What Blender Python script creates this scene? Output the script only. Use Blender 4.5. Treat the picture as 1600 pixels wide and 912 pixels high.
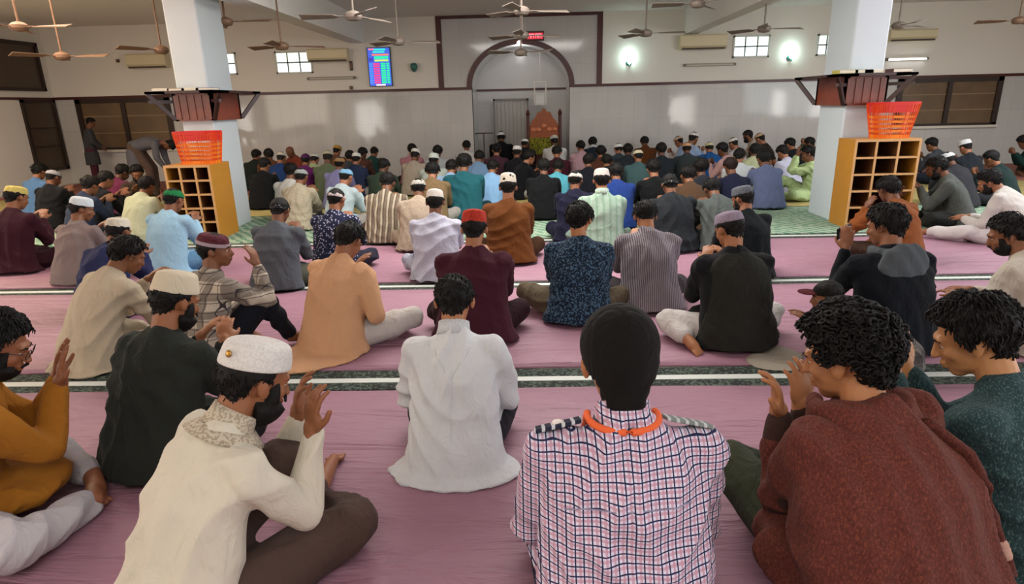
import bpy, bmesh, math, random
import numpy as np
from mathutils import Vector, Matrix

# ---------------------------------------------------------------- scene, camera, light
SC = bpy.context.scene
COL = SC.collection
for o in list(bpy.data.objects):
    bpy.data.objects.remove(o)
rad = math.radians
FPX = 972.0
PITCH, ROLL, YAW, EYE = rad(16.9), rad(1.4), rad(1.8), 1.6
cF = Vector((-math.sin(YAW)*math.cos(PITCH), math.cos(YAW)*math.cos(PITCH), -math.sin(PITCH)))
r0 = Vector((math.cos(YAW), math.sin(YAW), 0)); u0 = r0.cross(cF)
cR = r0*math.cos(ROLL) - u0*math.sin(ROLL); cU = u0*math.cos(ROLL) + r0*math.sin(ROLL)
CAMP = Vector((0, 0, EYE))
cam = bpy.data.cameras.new('camera'); camo = bpy.data.objects.new('camera', cam); COL.objects.link(camo)
m = Matrix((cR, cU, -cF)).transposed().to_4x4(); m.translation = CAMP
camo.matrix_world = m
cam.sensor_width = 36.0; cam.lens = 36.0*FPX/1600; cam.clip_start = 0.05; cam.clip_end = 200
SC.camera = camo
SC.view_settings.view_transform = 'Standard'; SC.view_settings.look = 'None'
SC.view_settings.exposure = 0.32; SC.view_settings.gamma = 1.0; SC.view_settings.use_curve_mapping = False

def ray(px, py): return cF + cR*((px-800)/FPX) - cU*((py-456)/FPX)
def on_z(px, py, z=0.0):
    v = ray(px, py); return CAMP + v*((z-EYE)/v.z)
def on_y(px, py, y):
    v = ray(px, py); return CAMP + v*(y/v.y)
def on_x(px, py, x):
    v = ray(px, py); return CAMP + v*(x/v.x)

W = bpy.data.worlds.new('sky'); SC.world = W; W.use_nodes = True
bg = W.node_tree.nodes['Background']; bg.inputs[0].default_value = (0.86, 0.93, 1.0, 1); bg.inputs[1].default_value = 1.0

def area(name, loc, rot, sx, sy, power, col=(1, 1, 1)):
    l = bpy.data.lights.new(name, 'AREA'); l.shape = 'RECTANGLE'; l.size = sx; l.size_y = sy
    l.energy = power; l.color = col
    o = bpy.data.objects.new(name, l); COL.objects.link(o); o.location = loc; o.rotation_euler = [rad(a) for a in rot]
    return o
D = 14.8; CEIL = 3.46; XL = -10.95; XR = 11.6; YB = -5.5
# daylight through the rear windows (they mirror in the glazed tiles) and through the open sides
REARWIN = []
for (px, py, w, h) in [(578, 186, 1.35, 1.7), (1061, 172, 1.5, 1.5), (1215, 168, .7, 1.7), (1275, 168, .5, 1.3), (384, 195, .7, 1.8), (140, 190, 1.2, 1.6)]:
    q = on_y(px, py, 2*D-YB); REARWIN.append((q.x, q.z, w, h))
    area('daylight_rear', (q.x, YB+0.05, q.z), (90, 0, 0), w, h, 19*w*h, (1.0, .93, .85))
area('daylight_left', (XL+0.15, -1.0, 1.9), (0, -90, 0), 2.2, 8, 170, (1.0, 0.88, 0.74))
area('daylight_right', (XR-0.15, 1.0, 1.9), (0, 90, 0), 2.2, 12, 260, (0.90, 0.96, 1.0))
# banks of tube lights under the ceiling, plus an added fill below each
for i, (x, y, p, c) in enumerate([(-7.4, -.5, 80, (1, .84, .66)), (0, -1.5, 62, (1, .97, .93)), (7.4, -.5, 100, (.92, .97, 1)),
                                  (-7.4, 7.4, 165, (1, .80, .60)), (0, 6.9, 170, (1, .97, .93)), (7.4, 7.4, 150, (.94, .96, 1))]):
    area('tube_bank', (x, y, CEIL-0.06), (0, 0, 0), 3.6, 3.0, p, c)
    area('ceiling_fill_uplight', (x, y-.1, CEIL-0.50), (180, 0, 0), 3.4, 2.6, p*.75, c)  # added fill facing up, no fixture of the hall; brightens the ceiling

# ---------------------------------------------------------------- materials
def lin(c):
    return tuple((x/12.92 if x <= 0.04045 else ((x+0.055)/1.055)**2.4) for x in c)
def rgb(h):
    return lin(tuple(int(h[i:i+2], 16)/255 for i in (0, 2, 4)))
MATS = {}
class NT:
    def __init__(s, name):
        s.m = bpy.data.materials.new(name); s.m.use_nodes = True; s.t = s.m.node_tree; s.n = s.t.nodes; s.l = s.t.links
        s.b = s.n['Principled BSDF']; s.tc = None
    def new(s, ty, **kw):
        n = s.n.new(ty)
        for k, v in kw.items(): setattr(n, k, v)
        return n
    def coord(s, which='Object'):
        if not s.tc: s.tc = s.new('ShaderNodeTexCoord')
        return s.tc.outputs[which]
    def set(s, sock, v):
        if hasattr(v, 'links') or isinstance(v, bpy.types.NodeSocket): s.l.new(v, sock)
        else: sock.default_value = v
    def math(s, op, a, b=0.0, c=0.0):
        n = s.new('ShaderNodeMath', operation=op); s.set(n.inputs[0], a); s.set(n.inputs[1], b)
        if op in ('WRAP', 'SMOOTH_MIN', 'MULTIPLY_ADD'): s.set(n.inputs[2], c)
        return n.outputs[0]
    def mix(s, f, a, b):
        n = s.new('ShaderNodeMix', data_type='RGBA'); s.set(n.inputs[0], f)
        s.set(n.inputs[6], a if isinstance(a, bpy.types.NodeSocket) else (*a, 1)); s.set(n.inputs[7], b if isinstance(b, bpy.types.NodeSocket) else (*b, 1))
        return n.outputs[2]
    def noise(s, scale, detail=3, vec=None, rough=.5, dist=0):
        n = s.new('ShaderNodeTexNoise'); n.inputs['Scale'].default_value = scale; n.inputs['Detail'].default_value = detail
        n.inputs['Roughness'].default_value = rough; n.inputs['Distortion'].default_value = dist
        s.l.new(vec if vec else s.coord(), n.inputs['Vector']); return n.outputs[0]
    def mapping(s, scale=(1, 1, 1), rot=(0, 0, 0), vec=None):
        n = s.new('ShaderNodeMapping'); n.inputs['Scale'].default_value = scale; n.inputs['Rotation'].default_value = rot
        s.l.new(vec if vec else s.coord(), n.inputs[0]); return n.outputs[0]
    def bump(s, h, strength, dist=0.01):
        n = s.new('ShaderNodeBump'); n.inputs['Strength'].default_value = strength; n.inputs['Distance'].default_value = dist
        s.l.new(h, n.inputs['Height'])
        if s.b.inputs['Normal'].is_linked: s.l.new(s.b.inputs['Normal'].links[0].from_socket, n.inputs['Normal'])
        s.l.new(n.outputs[0], s.b.inputs['Normal'])
    def col(s, v): s.set(s.b.inputs['Base Color'], v if isinstance(v, bpy.types.NodeSocket) else (*v, 1))
    def rough(s, v): s.b.inputs['Roughness'].default_value = v
    def lines(s, sock, freq, width, phase=0.0):
        return s.math('LESS_THAN', s.math('FRACT', s.math('ADD', s.math('MULTIPLY', sock, freq), phase)), width)

def plain(name, c, rough=.6, metal=0.0, var=0.06, nscale=6, bump=0.0, bscale=60, emit=0.0, spec=.5):
    if name in MATS: return MATS[name]
    k = NT(name); c = rgb(c) if isinstance(c, str) else c
    if var:
        k.col(k.mix(k.noise(nscale), tuple(x*(1-var) for x in c), tuple(min(1, x*(1+var)) for x in c)))
    else: k.col(c)
    k.rough(rough); k.b.inputs['Metallic'].default_value = metal; k.b.inputs['Specular IOR Level'].default_value = spec
    if bump: k.bump(k.noise(bscale), bump)
    if emit:
        k.b.inputs['Emission Color'].default_value = (*c, 1); k.b.inputs['Emission Strength'].default_value = emit
    MATS[name] = k.m; return k.m

def cloth(c, pat='solid', c2=None, c3=None, p=1.0):
    key = 'cloth_%s_%s_%s_%s_%s' % (c, pat, c2, c3, p)
    if key in MATS: return MATS[key]
    k = NT('cloth_' + pat); a = rgb(c); b = rgb(c2) if c2 else a; d3 = rgb(c3) if c3 else b
    co = k.coord(); sx = k.new('ShaderNodeSeparateXYZ'); k.l.new(co, sx.inputs[0]); X, Y, Z = sx.outputs
    base = k.mix(k.noise(5, 2), tuple(x*.93 for x in a), tuple(min(1, x*1.06) for x in a))
    if pat == 'stripe':
        w = k.math('ADD', X, k.math('MULTIPLY', k.noise(3, 1), .03))
        base = k.mix(k.lines(w, 42*p, .35), base, b)
    elif pat == 'wide':
        w = k.math('ADD', X, k.math('MULTIPLY', k.noise(3, 1), .05))
        base = k.mix(k.lines(w, 15*p, .30), base, b); base = k.mix(k.lines(w, 15*p, .10, .6), base, d3)
    elif pat == 'check':
        base = k.mix(k.math('MULTIPLY', k.lines(X, 50*p, .30, .5), .75), base, d3)
        base = k.mix(k.math('MULTIPLY', k.lines(Z, 50*p, .30, .5), .75), base, d3)
        base = k.mix(k.math('MAXIMUM', k.lines(X, 50*p, .17), k.lines(Z, 50*p, .15)), base, b)
    elif pat == 'plaid':
        base = k.mix(k.math('MULTIPLY', k.lines(X, 9*p, .45), .65), base, b)
        base = k.mix(k.math('MULTIPLY', k.lines(Z, 9*p, .45), .65), base, b)
        base = k.mix(k.math('MAXIMUM', k.lines(X, 18*p, .07, .3), k.lines(Z, 18*p, .07, .3)), base, d3)
    elif pat == 'floral':
        v = k.new('ShaderNodeTexVoronoi'); v.inputs['Scale'].default_value = 42*p; k.l.new(co, v.inputs[0])
        dd = k.math('ADD', v.outputs['Distance'], k.math('MULTIPLY', k.noise(90, 2), .3))
        base = k.mix(k.math('LESS_THAN', dd, .46), base, b)
    elif pat == 'print':
        base = k.mix(k.math('GREATER_THAN', k.noise(95*p, 2), .54), base, b)
        base = k.mix(k.math('GREATER_THAN', k.noise(150*p, 1), .64), base, d3)
    elif pat == 'weave':
        mp = k.mapping((1, 1, .45), (0, rad(30), 0))
        base = k.mix(k.noise(170*p, 2, mp), tuple(x*.45 for x in a), tuple(min(1, x*1.7) for x in a))
        base = k.mix(k.math('MULTIPLY', k.math('GREATER_THAN', k.noise(220*p, 1, mp), .6), .35), base, b)
    elif pat == 'knit':
        base = k.mix(k.math('MULTIPLY', k.math('GREATER_THAN', k.noise(130*p, 1), .52), .55), base, b)
    k.col(base); k.rough(.92); k.b.inputs['Specular IOR Level'].default_value = .15
    k.b.inputs['Sheen Weight'].default_value = .03
    k.bump(k.noise(15, 3, k.mapping((1, 1, .5)), .5, 1.8), .75, .014)
    k.bump(k.noise(400, 1), .12, .002)
    MATS[key] = k.m; return k.m

def skin(c='9a6544'):
    key = 'skin_' + c
    if key in MATS: return MATS[key]
    k = NT('skin'); a = rgb(c)
    k.col(k.mix(k.noise(14, 3), tuple(x*.82 for x in a), tuple(min(1, x*1.12) for x in a)))
    k.rough(.52); k.b.inputs['Subsurface Weight'].default_value = 0.0; k.b.inputs['Specular IOR Level'].default_value = .35
    k.bump(k.noise(140, 3), .12, .003); MATS[key] = k.m; return k.m
def hairmat(c='0b0908', curl=60):
    key = 'hair_%s%s' % (c, curl)
    if key in MATS: return MATS[key]
    k = NT('hair'); a = rgb(c)
    n = k.noise(curl, 4, k.mapping((1, 1, .35)), .6, 1.0)
    k.col(k.mix(n, tuple(x*.5 for x in a), tuple(x*1.8+.002 for x in a))); k.rough(.62); k.b.inputs['Specular IOR Level'].default_value = .22
    k.bump(n, .9, .01); MATS[key] = k.m; return k.m

# ---------------------------------------------------------------- mesh helpers
def tag(o, label=None, cat=None, group=None, kind=None):
    if label: o['label'] = label
    if cat: o['category'] = cat
    if group: o['group'] = group
    if kind: o['kind'] = kind
    return o
def link(name, me, mat=None, parent=None):
    o = bpy.data.objects.new(name, me); COL.objects.link(o)
    if mat is not None: me.materials.append(mat)
    if parent: o.parent = parent
    return o
def empty(name, loc=(0, 0, 0), rz=0.0):
    o = bpy.data.objects.new(name, None); COL.objects.link(o); o.location = loc; o.rotation_euler = (0, 0, rz); o.empty_display_size = .1
    return o
class MB:
    """collects simple closed shapes that form ONE mesh"""
    def __init__(s): s.v = []; s.f = []
    def add(s, V, Fc):
        n = len(s.v); s.v += [tuple(map(float, p)) for p in V]; s.f += [tuple(i+n for i in q) for q in Fc]; return s
    def box(s, x0, x1, y0, y1, z0, z1):
        V = [(x, y, z) for z in (z0, z1) for y in (y0, y1) for x in (x0, x1)]
        return s.add(V, [(0, 2, 3, 1), (4, 5, 7, 6), (0, 1, 5, 4), (2, 6, 7, 3), (0, 4, 6, 2), (1, 3, 7, 5)])
    def obox(s, a, b, w, h, up=(0, 0, 1)):
        a = Vector(a); b = Vector(b); d = (b-a).normalized(); u = Vector(up); sd = d.cross(u)
        if sd.length < 1e-4: sd = d.cross(Vector((0, 1, 0)))
        sd.normalize(); u = sd.cross(d).normalized(); V = []
        for p in (a, b):
            for i, j in ((-1, -1), (1, -1), (1, 1), (-1, 1)): V.append(p+sd*(w/2*i)+u*(h/2*j))
        return s.add(V, [(0, 1, 2, 3), (7, 6, 5, 4), (0, 4, 5, 1), (1, 5, 6, 2), (2, 6, 7, 3), (3, 7, 4, 0)])
    def tube(s, pts, rs, n=10, cap=True):
        V, Fc = loft_circ(pts, rs, n); return s.add(V, Fc)
    def lathe(s, prof, n=20, c=(0, 0, 0), sx=1, sy=1, ax='z'):
        V = []; Fc = []
        for r, z in prof:
            for i in range(n):
                a = 2*math.pi*i/n; p = (r*sx*math.cos(a), r*sy*math.sin(a), z)
                if ax == 'y': p = (p[0], p[2], p[1])
                if ax == 'x': p = (p[2], p[0], p[1])
                V.append((p[0]+c[0], p[1]+c[1], p[2]+c[2]))
        for k in range(len(prof)-1):
            for i in range(n):
                j = (i+1) % n; Fc.append((k*n+i, k*n+j, (k+1)*n+j, (k+1)*n+i))
        Fc.append(tuple(range(n-1, -1, -1))); Fc.append(tuple(range((len(prof)-1)*n, len(prof)*n)))
        return s.add(V, Fc)
    def ball(s, c, r, n=12, rot=None):
        V, Fc = ellips(c, r, rot, n); return s.add(V, Fc)
    def mesh(s, name, smooth=False):
        me = bpy.data.meshes.new(name); me.from_pydata(s.v, [], s.f); me.update()
        bm = bmesh.new(); bm.from_mesh(me); bmesh.ops.recalc_face_normals(bm, faces=bm.faces); bm.to_mesh(me); bm.free()
        if smooth: me.shade_smooth()
        return me
    def build(s, name, mat=None, parent=None, smooth=False, bevel=0):
        o = link(name, s.mesh(name, smooth), mat, parent)
        if bevel:
            b = o.modifiers.new('bevel', 'BEVEL'); b.width = bevel; b.segments = 2; b.limit_method = 'ANGLE'
        return o
def ellips(c, r, rot=None, n=12):
    c = np.array(c, float); V = []; Fc = []; m = max(5, n//2)
    if not hasattr(r, '__len__'): r = (r, r, r)
    R = np.array(rot) if rot is not None else np.eye(3)
    for i in range(1, m):
        t = math.pi*i/m
        for j in range(n):
            a = 2*math.pi*j/n; V.append(c + R @ np.array((r[0]*math.sin(t)*math.cos(a), r[1]*math.sin(t)*math.sin(a), r[2]*math.cos(t))))
    top = len(V); V.append(c + R @ np.array((0, 0, r[2]))); V.append(c + R @ np.array((0, 0, -r[2])))
    for i in range(m-2):
        for j in range(n):
            k = (j+1) % n; Fc.append((i*n+j, (i+1)*n+j, (i+1)*n+k, i*n+k))
    for j in range(n):
        k = (j+1) % n; Fc.append((top, j, k)); Fc.append((top+1, (m-2)*n+k, (m-2)*n+j))
    return V, Fc
def loft_frames(C, rx, ry, side, n=16):
    """closed loft through centres C, with half widths rx (along side) and ry"""
    C = [np.array(c, float) for c in C]; V = []; Fc = []; N = len(C)
    for i in range(N):
        t = C[min(i+1, N-1)] - C[max(i-1, 0)]; t /= np.linalg.norm(t)+1e-9
        s = np.array(side, float); s = s - t*(s@t); s /= np.linalg.norm(s)+1e-9; u = np.cross(s, t)
        for j in range(n):
            a = 2*math.pi*j/n; V.append(C[i] + s*(rx[i]*math.cos(a)) + u*(ry[i]*math.sin(a)))
    for i in range(N-1):
        for j in range(n):
            k = (j+1) % n; Fc.append((i*n+j, i*n+k, (i+1)*n+k, (i+1)*n+j))
    Fc.append(tuple(range(n-1, -1, -1))); Fc.append(tuple(range((N-1)*n, N*n)))
    return V, Fc
def loft_circ(pts, rs, n=10):
    P = [np.array(p, float) for p in pts]
    if not hasattr(rs, '__len__'): rs = [rs]*len(P)
    d0 = P[0]-P[1]; d0 /= np.linalg.norm(d0)+1e-9; d1 = P[-1]-P[-2]; d1 /= np.linalg.norm(d1)+1e-9
    C = [P[0]+d0*rs[0]*.85, P[0]+d0*rs[0]*.5] + P + [P[-1]+d1*rs[-1]*.5, P[-1]+d1*rs[-1]*.85]
    rr = [rs[0]*.35, rs[0]*.85] + list(rs) + [rs[-1]*.85, rs[-1]*.35]
    ref = np.array((0, 0, 1.0)) if abs(d1[2]) < .8 else np.array((1.0, 0, 0))
    return loft_frames(C, rr, rr, ref, n)

def fuse(mb, name, voxel, smooth=4, mat=None, parent=None, fn=None, zmin=None):
    """union of all the closed shapes in mb as one continuous organic surface"""
    me = mb.mesh(name); o = bpy.data.objects.new(name, me); COL.objects.link(o)
    r = o.modifiers.new('r', 'REMESH'); r.mode = 'VOXEL'; r.voxel_size = voxel; r.use_smooth_shade = True
    if smooth:
        s = o.modifiers.new('s', 'SMOOTH'); s.factor = .5; s.iterations = smooth
    dg = bpy.context.evaluated_depsgraph_get(); dg.update()
    me2 = bpy.data.meshes.new_from_object(o.evaluated_get(dg)); me2.name = name
    bpy.data.objects.remove(o); bpy.data.meshes.remove(me)
    n = len(me2.vertices); co = np.empty(n*3, np.float32); me2.vertices.foreach_get('co', co); co = co.reshape(-1, 3).astype(float)
    if fn is not None:
        no = np.empty(n*3, np.float32); me2.vertices.foreach_get('normal', no); no = no.reshape(-1, 3)
        co = fn(co, no)
    if zmin is not None: co[:, 2] = np.maximum(co[:, 2], zmin)
    me2.vertices.foreach_set('co', co.astype(np.float32).ravel()); me2.update()
    me2.shade_smooth(); me2.materials.clear()
    return link(name, me2, mat, parent)
def struct(o, label=None):
    tag(o, label, None, None, 'structure'); return o
# ================================================================ the room
M_plaster = plain('plaster', 'e2ddd4', .85, var=.03, nscale=1.2)
M_ceil = plain('ceiling_paint', 'e6e3de', .9, var=.03, nscale=.8)
M_brown = plain('brown_tile', '471916', .35, var=.25, nscale=8)
M_dkwood = plain('dark_brown_frame', '2a1a14', .45, var=.2, nscale=10)
def tile_mat():
    k = NT('glazed_wall_tile')
    b = k.new('ShaderNodeTexBrick'); b.offset = 0; b.inputs['Scale'].default_value = 1
    b.inputs['Mortar Size'].default_value = .004; b.inputs['Brick Width'].default_value = .30; b.inputs['Row Height'].default_value = .60
    b.inputs['Color1'].default_value = (*rgb('c9c7c4'), 1); b.inputs['Color2'].default_value = (*rgb('c3c2c0'), 1); b.inputs['Mortar'].default_value = (*rgb('b8b6b3'), 1)
    k.l.new(k.mapping((1, 1, 1), (rad(90), 0, 0)), b.inputs[0])
    n = k.noise(7, 3, k.mapping((9, 1, .25)))
    k.col(k.mix(k.math('MULTIPLY', n, .22), b.outputs[0], rgb('9a9794'))); k.rough(.07)
    k.bump(b.outputs['Fac'], -.25, .004); k.bump(k.noise(1.3, 2), .10, .02)
    return k.m
M_tile = tile_mat()
def floor_mat():
    k = NT('pale_stone_floor'); b = k.new('ShaderNodeTexBrick'); b.offset = 0
    b.inputs['Brick Width'].default_value = .6; b.inputs['Row Height'].default_value = .6; b.inputs['Mortar Size'].default_value = .004; b.inputs['Scale'].default_value = 1
    b.inputs['Color1'].default_value = (*rgb('a8a39a'), 1); b.inputs['Color2'].default_value = (*rgb('b2ada4'), 1); b.inputs['Mortar'].default_value = (*rgb('77736c'), 1)
    k.l.new(k.coord(), b.inputs[0]); k.col(b.outputs[0]); k.rough(.3); return k.m
struct(MB().box(XL, XR, YB, D+1.6, -.12, 0).build('floor', floor_mat()))
struct(MB().box(XL, XR, YB, D+.02, CEIL, CEIL+.15).build('ceiling', M_ceil))
# rear wall with its window openings
def wall_open(name, x0, x1, z0, z1, y0, y1, holes, mat):
    b = MB(); xs = sorted(holes, key=lambda h: h[0]); cur = x0
    for (cx, cz, w, h) in xs:
        b.box(cur, cx-w/2, y0, y1, z0, z1); b.box(cx-w/2, cx+w/2, y0, y1, z0, cz-h/2); b.box(cx-w/2, cx+w/2, y0, y1, cz+h/2, z1); cur = cx+w/2
    b.box(cur, x1, y0, y1, z0, z1); return b.build(name, mat)
struct(wall_open('wall_rear', XL, XR, 0, CEIL, YB-.2, YB, REARWIN, M_plaster))
TRZ = 1.935                                   # the brown tile line
# right wall: open arcade by the camera, closed beyond
struct(MB().box(XR, XR+.2, YB, D, 0, .75).box(XR, XR+.2, YB, D, 3.0, CEIL).box(XR, XR+.2, 7.2, D, .75, 3.0).box(XR, XR+.2, YB, -5, .75, 3.0).build('wall_right', M_plaster))
# left wall, two tall dark windows let in
def yz_on_left(px, py): q = on_x(px, py, XL); return q.y, q.z
def lw(name, ya, yb, za, zb, lab, bars):
    fr = MB(); t = .07; x0, x1 = XL-.02, XL+.05
    fr.box(x0, x1, ya, yb, za, za+t).box(x0, x1, ya, yb, zb-t, zb).box(x0, x1, ya, ya+t, za, zb).box(x0, x1, yb-t, yb, za, zb)
    for b in bars: fr.box(x0, x1-.01, ya, yb, b-.012, b+.012)
    o = struct(fr.build(name, M_dkwood), lab)
    MB().box(XL-.02, XL+.012, ya+.02, yb-.02, za+.02, zb-.02).build('pane', M_shut, o)
M_shut = plain('brown_tinted_pane', '4a3a2c', .35, var=.3, nscale=2.0)
struct(MB().box(XL-.2, XL, YB, D, 0, .0001+.3).box(XL-.2, XL, 6.0, D, .3, CEIL).box(XL-.2, XL, YB, 6.0, 3.0, CEIL).box(XL-.2, XL, YB, -5, .3, 3.0).build('wall_left', M_plaster))
ya = on_x(40, 200, XL).y; yb = on_x(92, 200, XL).y
lw('window_1', ya, yb, .35, TRZ-.02, 'tall dark brown window low on the left wall', (.9, 1.3))
ya2 = on_x(2, 100, XL).y; yb2 = on_x(61, 100, XL).y
lw('window_2', ya2-1.2, yb2, TRZ+.16, 3.12, 'dark brown closed window high on the left wall', ())
# back wall: glazed tiles below, plaster above, hole for the prayer niche
AX, AR, AZ = on_y(813, 70, D).x, 1.10, TRZ+.02
cenx = (on_y(737, 137, D).x + on_y(890, 134, D).x)/2; AX = cenx; AR = (on_y(890, 134, D).x - on_y(737, 137, D).x)/2
AH = on_y(813, 68, D).z - AZ
fxl, fxr = on_y(687, 80, D).x, on_y(937, 80, D).x; fzt = on_y(812, 22, D).z
def arch_pt(t, r=AR, h=AH): return AX - r*math.cos(t), AZ + h*math.sin(t)
def wallquads(x0, x1, z0, z1, y0=D, y1=D+.2): return (x0, x1, y0, y1, z0, z1)
low = MB(); up = MB(); pan = MB()
low.box(XL, AX-AR, D, D+.2, 0, TRZ).box(AX+AR, XR, D, D+.2, 0, TRZ)
up.box(XL, fxl, D, D+.2, TRZ, CEIL).box(fxr, XR, D, D+.2, TRZ, CEIL).box(fxl, fxr, D, D+.2, fzt, CEIL)
pan.box(fxl, AX-AR, D, D+.2, TRZ, fzt).box(AX+AR, fxr, D, D+.2, TRZ, fzt)
NA = 40
for i in range(NA):
    a, b = arch_pt(math.pi*i/NA), arch_pt(math.pi*(i+1)/NA)
    V = [(a[0], D, a[1]), (b[0], D, b[1]), (b[0], D, fzt), (a[0], D, fzt)]; V += [(x, D+.2, z) for x, y, z in V]
    pan.add(V, [(0, 1, 2, 3), (7, 6, 5, 4), (0, 4, 5, 1), (2, 6, 7, 3)])
struct(low.build('wall_back', M_tile)); struct(up.build('wall_back_upper', M_plaster)); struct(pan.build('wall_niche_front', M_tile))
# niche shell
ND = 1.35; sh = MB(); pts = [(AX-AR, 0)] + [arch_pt(math.pi*i/NA) for i in range(NA+1)] + [(AX+AR, 0)]
for a, b in zip(pts, pts[1:]):
    dx, dz = b[0]-a[0], b[1]-a[1]; L = math.hypot(dx, dz); nx, nz = -dz/L*.08, dx/L*.08
    V = [(a[0], D+.01, a[1]), (b[0], D+.01, b[1]), (b[0]+nx, D+.01, b[1]+nz), (a[0]+nx, D+.01, a[1]+nz)]; V += [(x, D+ND, z) for x, y, z in V]
    sh.add(V, [(0, 1, 2, 3), (7, 6, 5, 4), (0, 4, 5, 1), (2, 6, 7, 3), (1, 5, 6, 2), (0, 3, 7, 4)])
sh.box(AX-AR-.1, AX+AR+.1, D+ND, D+ND+.1, 0, AZ+AH+.1)
M_niche = plain('niche_tile', 'c8c6c3', .25, var=.05, nscale=3)
struct(sh.build('wall_niche', M_niche), 'arched prayer niche recess')
# trims
t = MB(); t.box(XL, AX-AR, D-.02, D, TRZ-.03, TRZ+.03); t.box(AX+AR, XR, D-.02, D, TRZ-.03, TRZ+.03); struct(t.build('trim_1', M_brown), 'brown tile line along the back wall')
t = MB(); w = .06
t.box(fxl-w, fxl+w, D-.022, D, TRZ+.03, fzt+w).box(fxr-w, fxr+w, D-.022, D, TRZ+.03, fzt+w).box(fxl+w, fxr-w, D-.022, D, fzt-w, fzt+w)
struct(t.build('trim_2', M_brown), 'brown tile frame around the niche wall')
t = MB()
for i in range(NA):
    V = []
    for a in (math.pi*i/NA, math.pi*(i+1)/NA):
        p, q = arch_pt(a, AR-.01, AH-.01), arch_pt(a, AR+.11, AH+.10); V += [(p[0], D-.03, p[1]), (q[0], D-.03, q[1]), (q[0], D, q[1]), (p[0], D, p[1])]
    t.add(V, [(0, 1, 5, 4), (1, 2, 6, 5), (2, 3, 7, 6), (3, 0, 4, 7)])
struct(t.build('trim_3', M_brown), 'brown arch moulding of the niche')
struct(MB().box(AX-AR, AX+AR, D+ND-.02, D+ND, TRZ-.05, TRZ+.0).build('trim_4', M_brown), 'brown line inside the niche')
struct(MB().box(XL, XL+.02, 6, D, TRZ-.025, TRZ+.025).build('trim_5', M_brown), 'brown line along the left wall')
# beams
for nm, x0, x1, y1 in (('ceiling_beam', -3.95, on_y(570, 67, D).x, D), ('ceiling_beam', on_y(1070, 50, D).x, 3.75, D)):
    struct(MB().box(x0, x1, YB, y1, on_y(570, 67, D).z, CEIL).build(nm, M_ceil), 'ceiling beam running towards the niche wall')

# floor coverings ------------------------------------------------------------
def pink():
    k = NT('pink_sheet'); k.col(k.mix(k.noise(1.2, 3), rgb('8c6476'), rgb('a07888'))); k.rough(.55); k.b.inputs['Specular IOR Level'].default_value = .4
    k.bump(k.noise(2.2, 4, k.mapping((.5, 2.2, 1)), .6, 1.2), .9, .05); k.bump(k.noise(9, 3, k.mapping((.35, 2.6, 1)), .6, .6), .35, .02); k.bump(k.noise(500, 1), .1, .002); return k.m
def strip_mat():
    k = NT('patterned_runner'); k.col(k.mix(k.math('GREATER_THAN', k.noise(55, 3), .53), rgb('161c18'), rgb('47564a'))); k.rough(.95); return k.m
def green_mat():
    k = NT('green_striped_mat'); sx = k.new('ShaderNodeSeparateXYZ'); k.l.new(k.coord(), sx.inputs[0])
    w = k.math('ADD', k.math('ADD', sx.outputs[0], k.math('MULTIPLY', sx.outputs[1], .8)), k.math('MULTIPLY', k.noise(6, 2), .12))
    k.col(k.mix(k.math('MULTIPLY', k.lines(w, 7, .5), k.math('GREATER_THAN', k.noise(14, 2), .42)), rgb('8fa08a'), rgb('4f7a62'))); k.rough(.9); k.bump(k.noise(60, 2), .4, .01); return k.m
M_pink, M_strip, M_green = pink(), strip_mat(), green_mat()
M_white = plain('white_tape', 'c3c9c2', .6, var=.05)
S1, S2, S3 = 3.43, 5.46, 7.36
def wavy(name, x0, x1, y0, y1, mat, lab, cat, amp=.004, th=.012, grp=None):
    nx, ny = 70, 16; V = []; Fc = []; rnd = random.Random(len(lab))
    ph = [rnd.random()*6 for _ in range(6)]
    for j in range(ny+1):
        for i in range(nx+1):
            x = x0+(x1-x0)*i/nx; y = y0+(y1-y0)*j/ny; e = min(1, 4*min(j, ny-j)/ny)
            edge = 0.012*math.sin(x*2.1+ph[0])*(1 if j in (0, ny) else 0)
            V.append((x, y+edge, th+amp*e*(math.sin(x*3+y*5+ph[1])+math.sin(x*1.3-y*9+ph[2])+.6*math.sin(y*21+x*2+ph[3]))))
    n = nx+1
    for j in range(ny):
        for i in range(nx): Fc.append((j*n+i, j*n+i+1, (j+1)*n+i+1, (j+1)*n+i))
    b = MB().add(V, Fc); V2 = [(x, y, .001) for x, y, z in V]; k = len(V)
    b.add(V2, [tuple(reversed(q)) for q in Fc])
    for i in range(nx): b.f.append((i, k+i, k+i+1, i+1)); b.f.append((ny*n+i+1, k+ny*n+i+1, k+ny*n+i, ny*n+i))
    return tag(b.build(name, mat, smooth=True), lab, cat, grp)
wavy('floor_sheet', XL+.3, XR-.3, -1.2, S1-.13, M_pink, 'nearest pink cloth sheet spread on the floor in front of the camera', 'floor sheet')
wavy('floor_sheet', XL+.3, XR-.3, S1+.17, S2-.10, M_pink, 'second pink cloth sheet, between the two nearest white floor lines', 'floor sheet')
wavy('floor_sheet', XL+.3, XR-.3, S2+.13, S3-.12, M_pink, 'third pink cloth sheet, ending at the foot of the wooden cubby racks', 'floor sheet')
for y, a, b, lab in ((S1, .12, .15, 'nearest'), (S2, .09, .11, 'middle'), (S3, .09, .11, 'farthest visible')):
    o = MB().box(XL+.2, XR-.2, y-a, y+b, .002, .008).build('runner', M_strip); tag(o, lab+' dark patterned runner carrying a white line across the floor', 'runner')
    MB().box(XL+.2, XR-.2, y-.028, y+.03, .008, .012).build('white_line', M_white, o)
wavy('woven_mat', XL+.3, XR-.3, S3+.15, 9.45, M_green, 'green and white patterned woven mat around the pillar feet', 'mat', .002)
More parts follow.
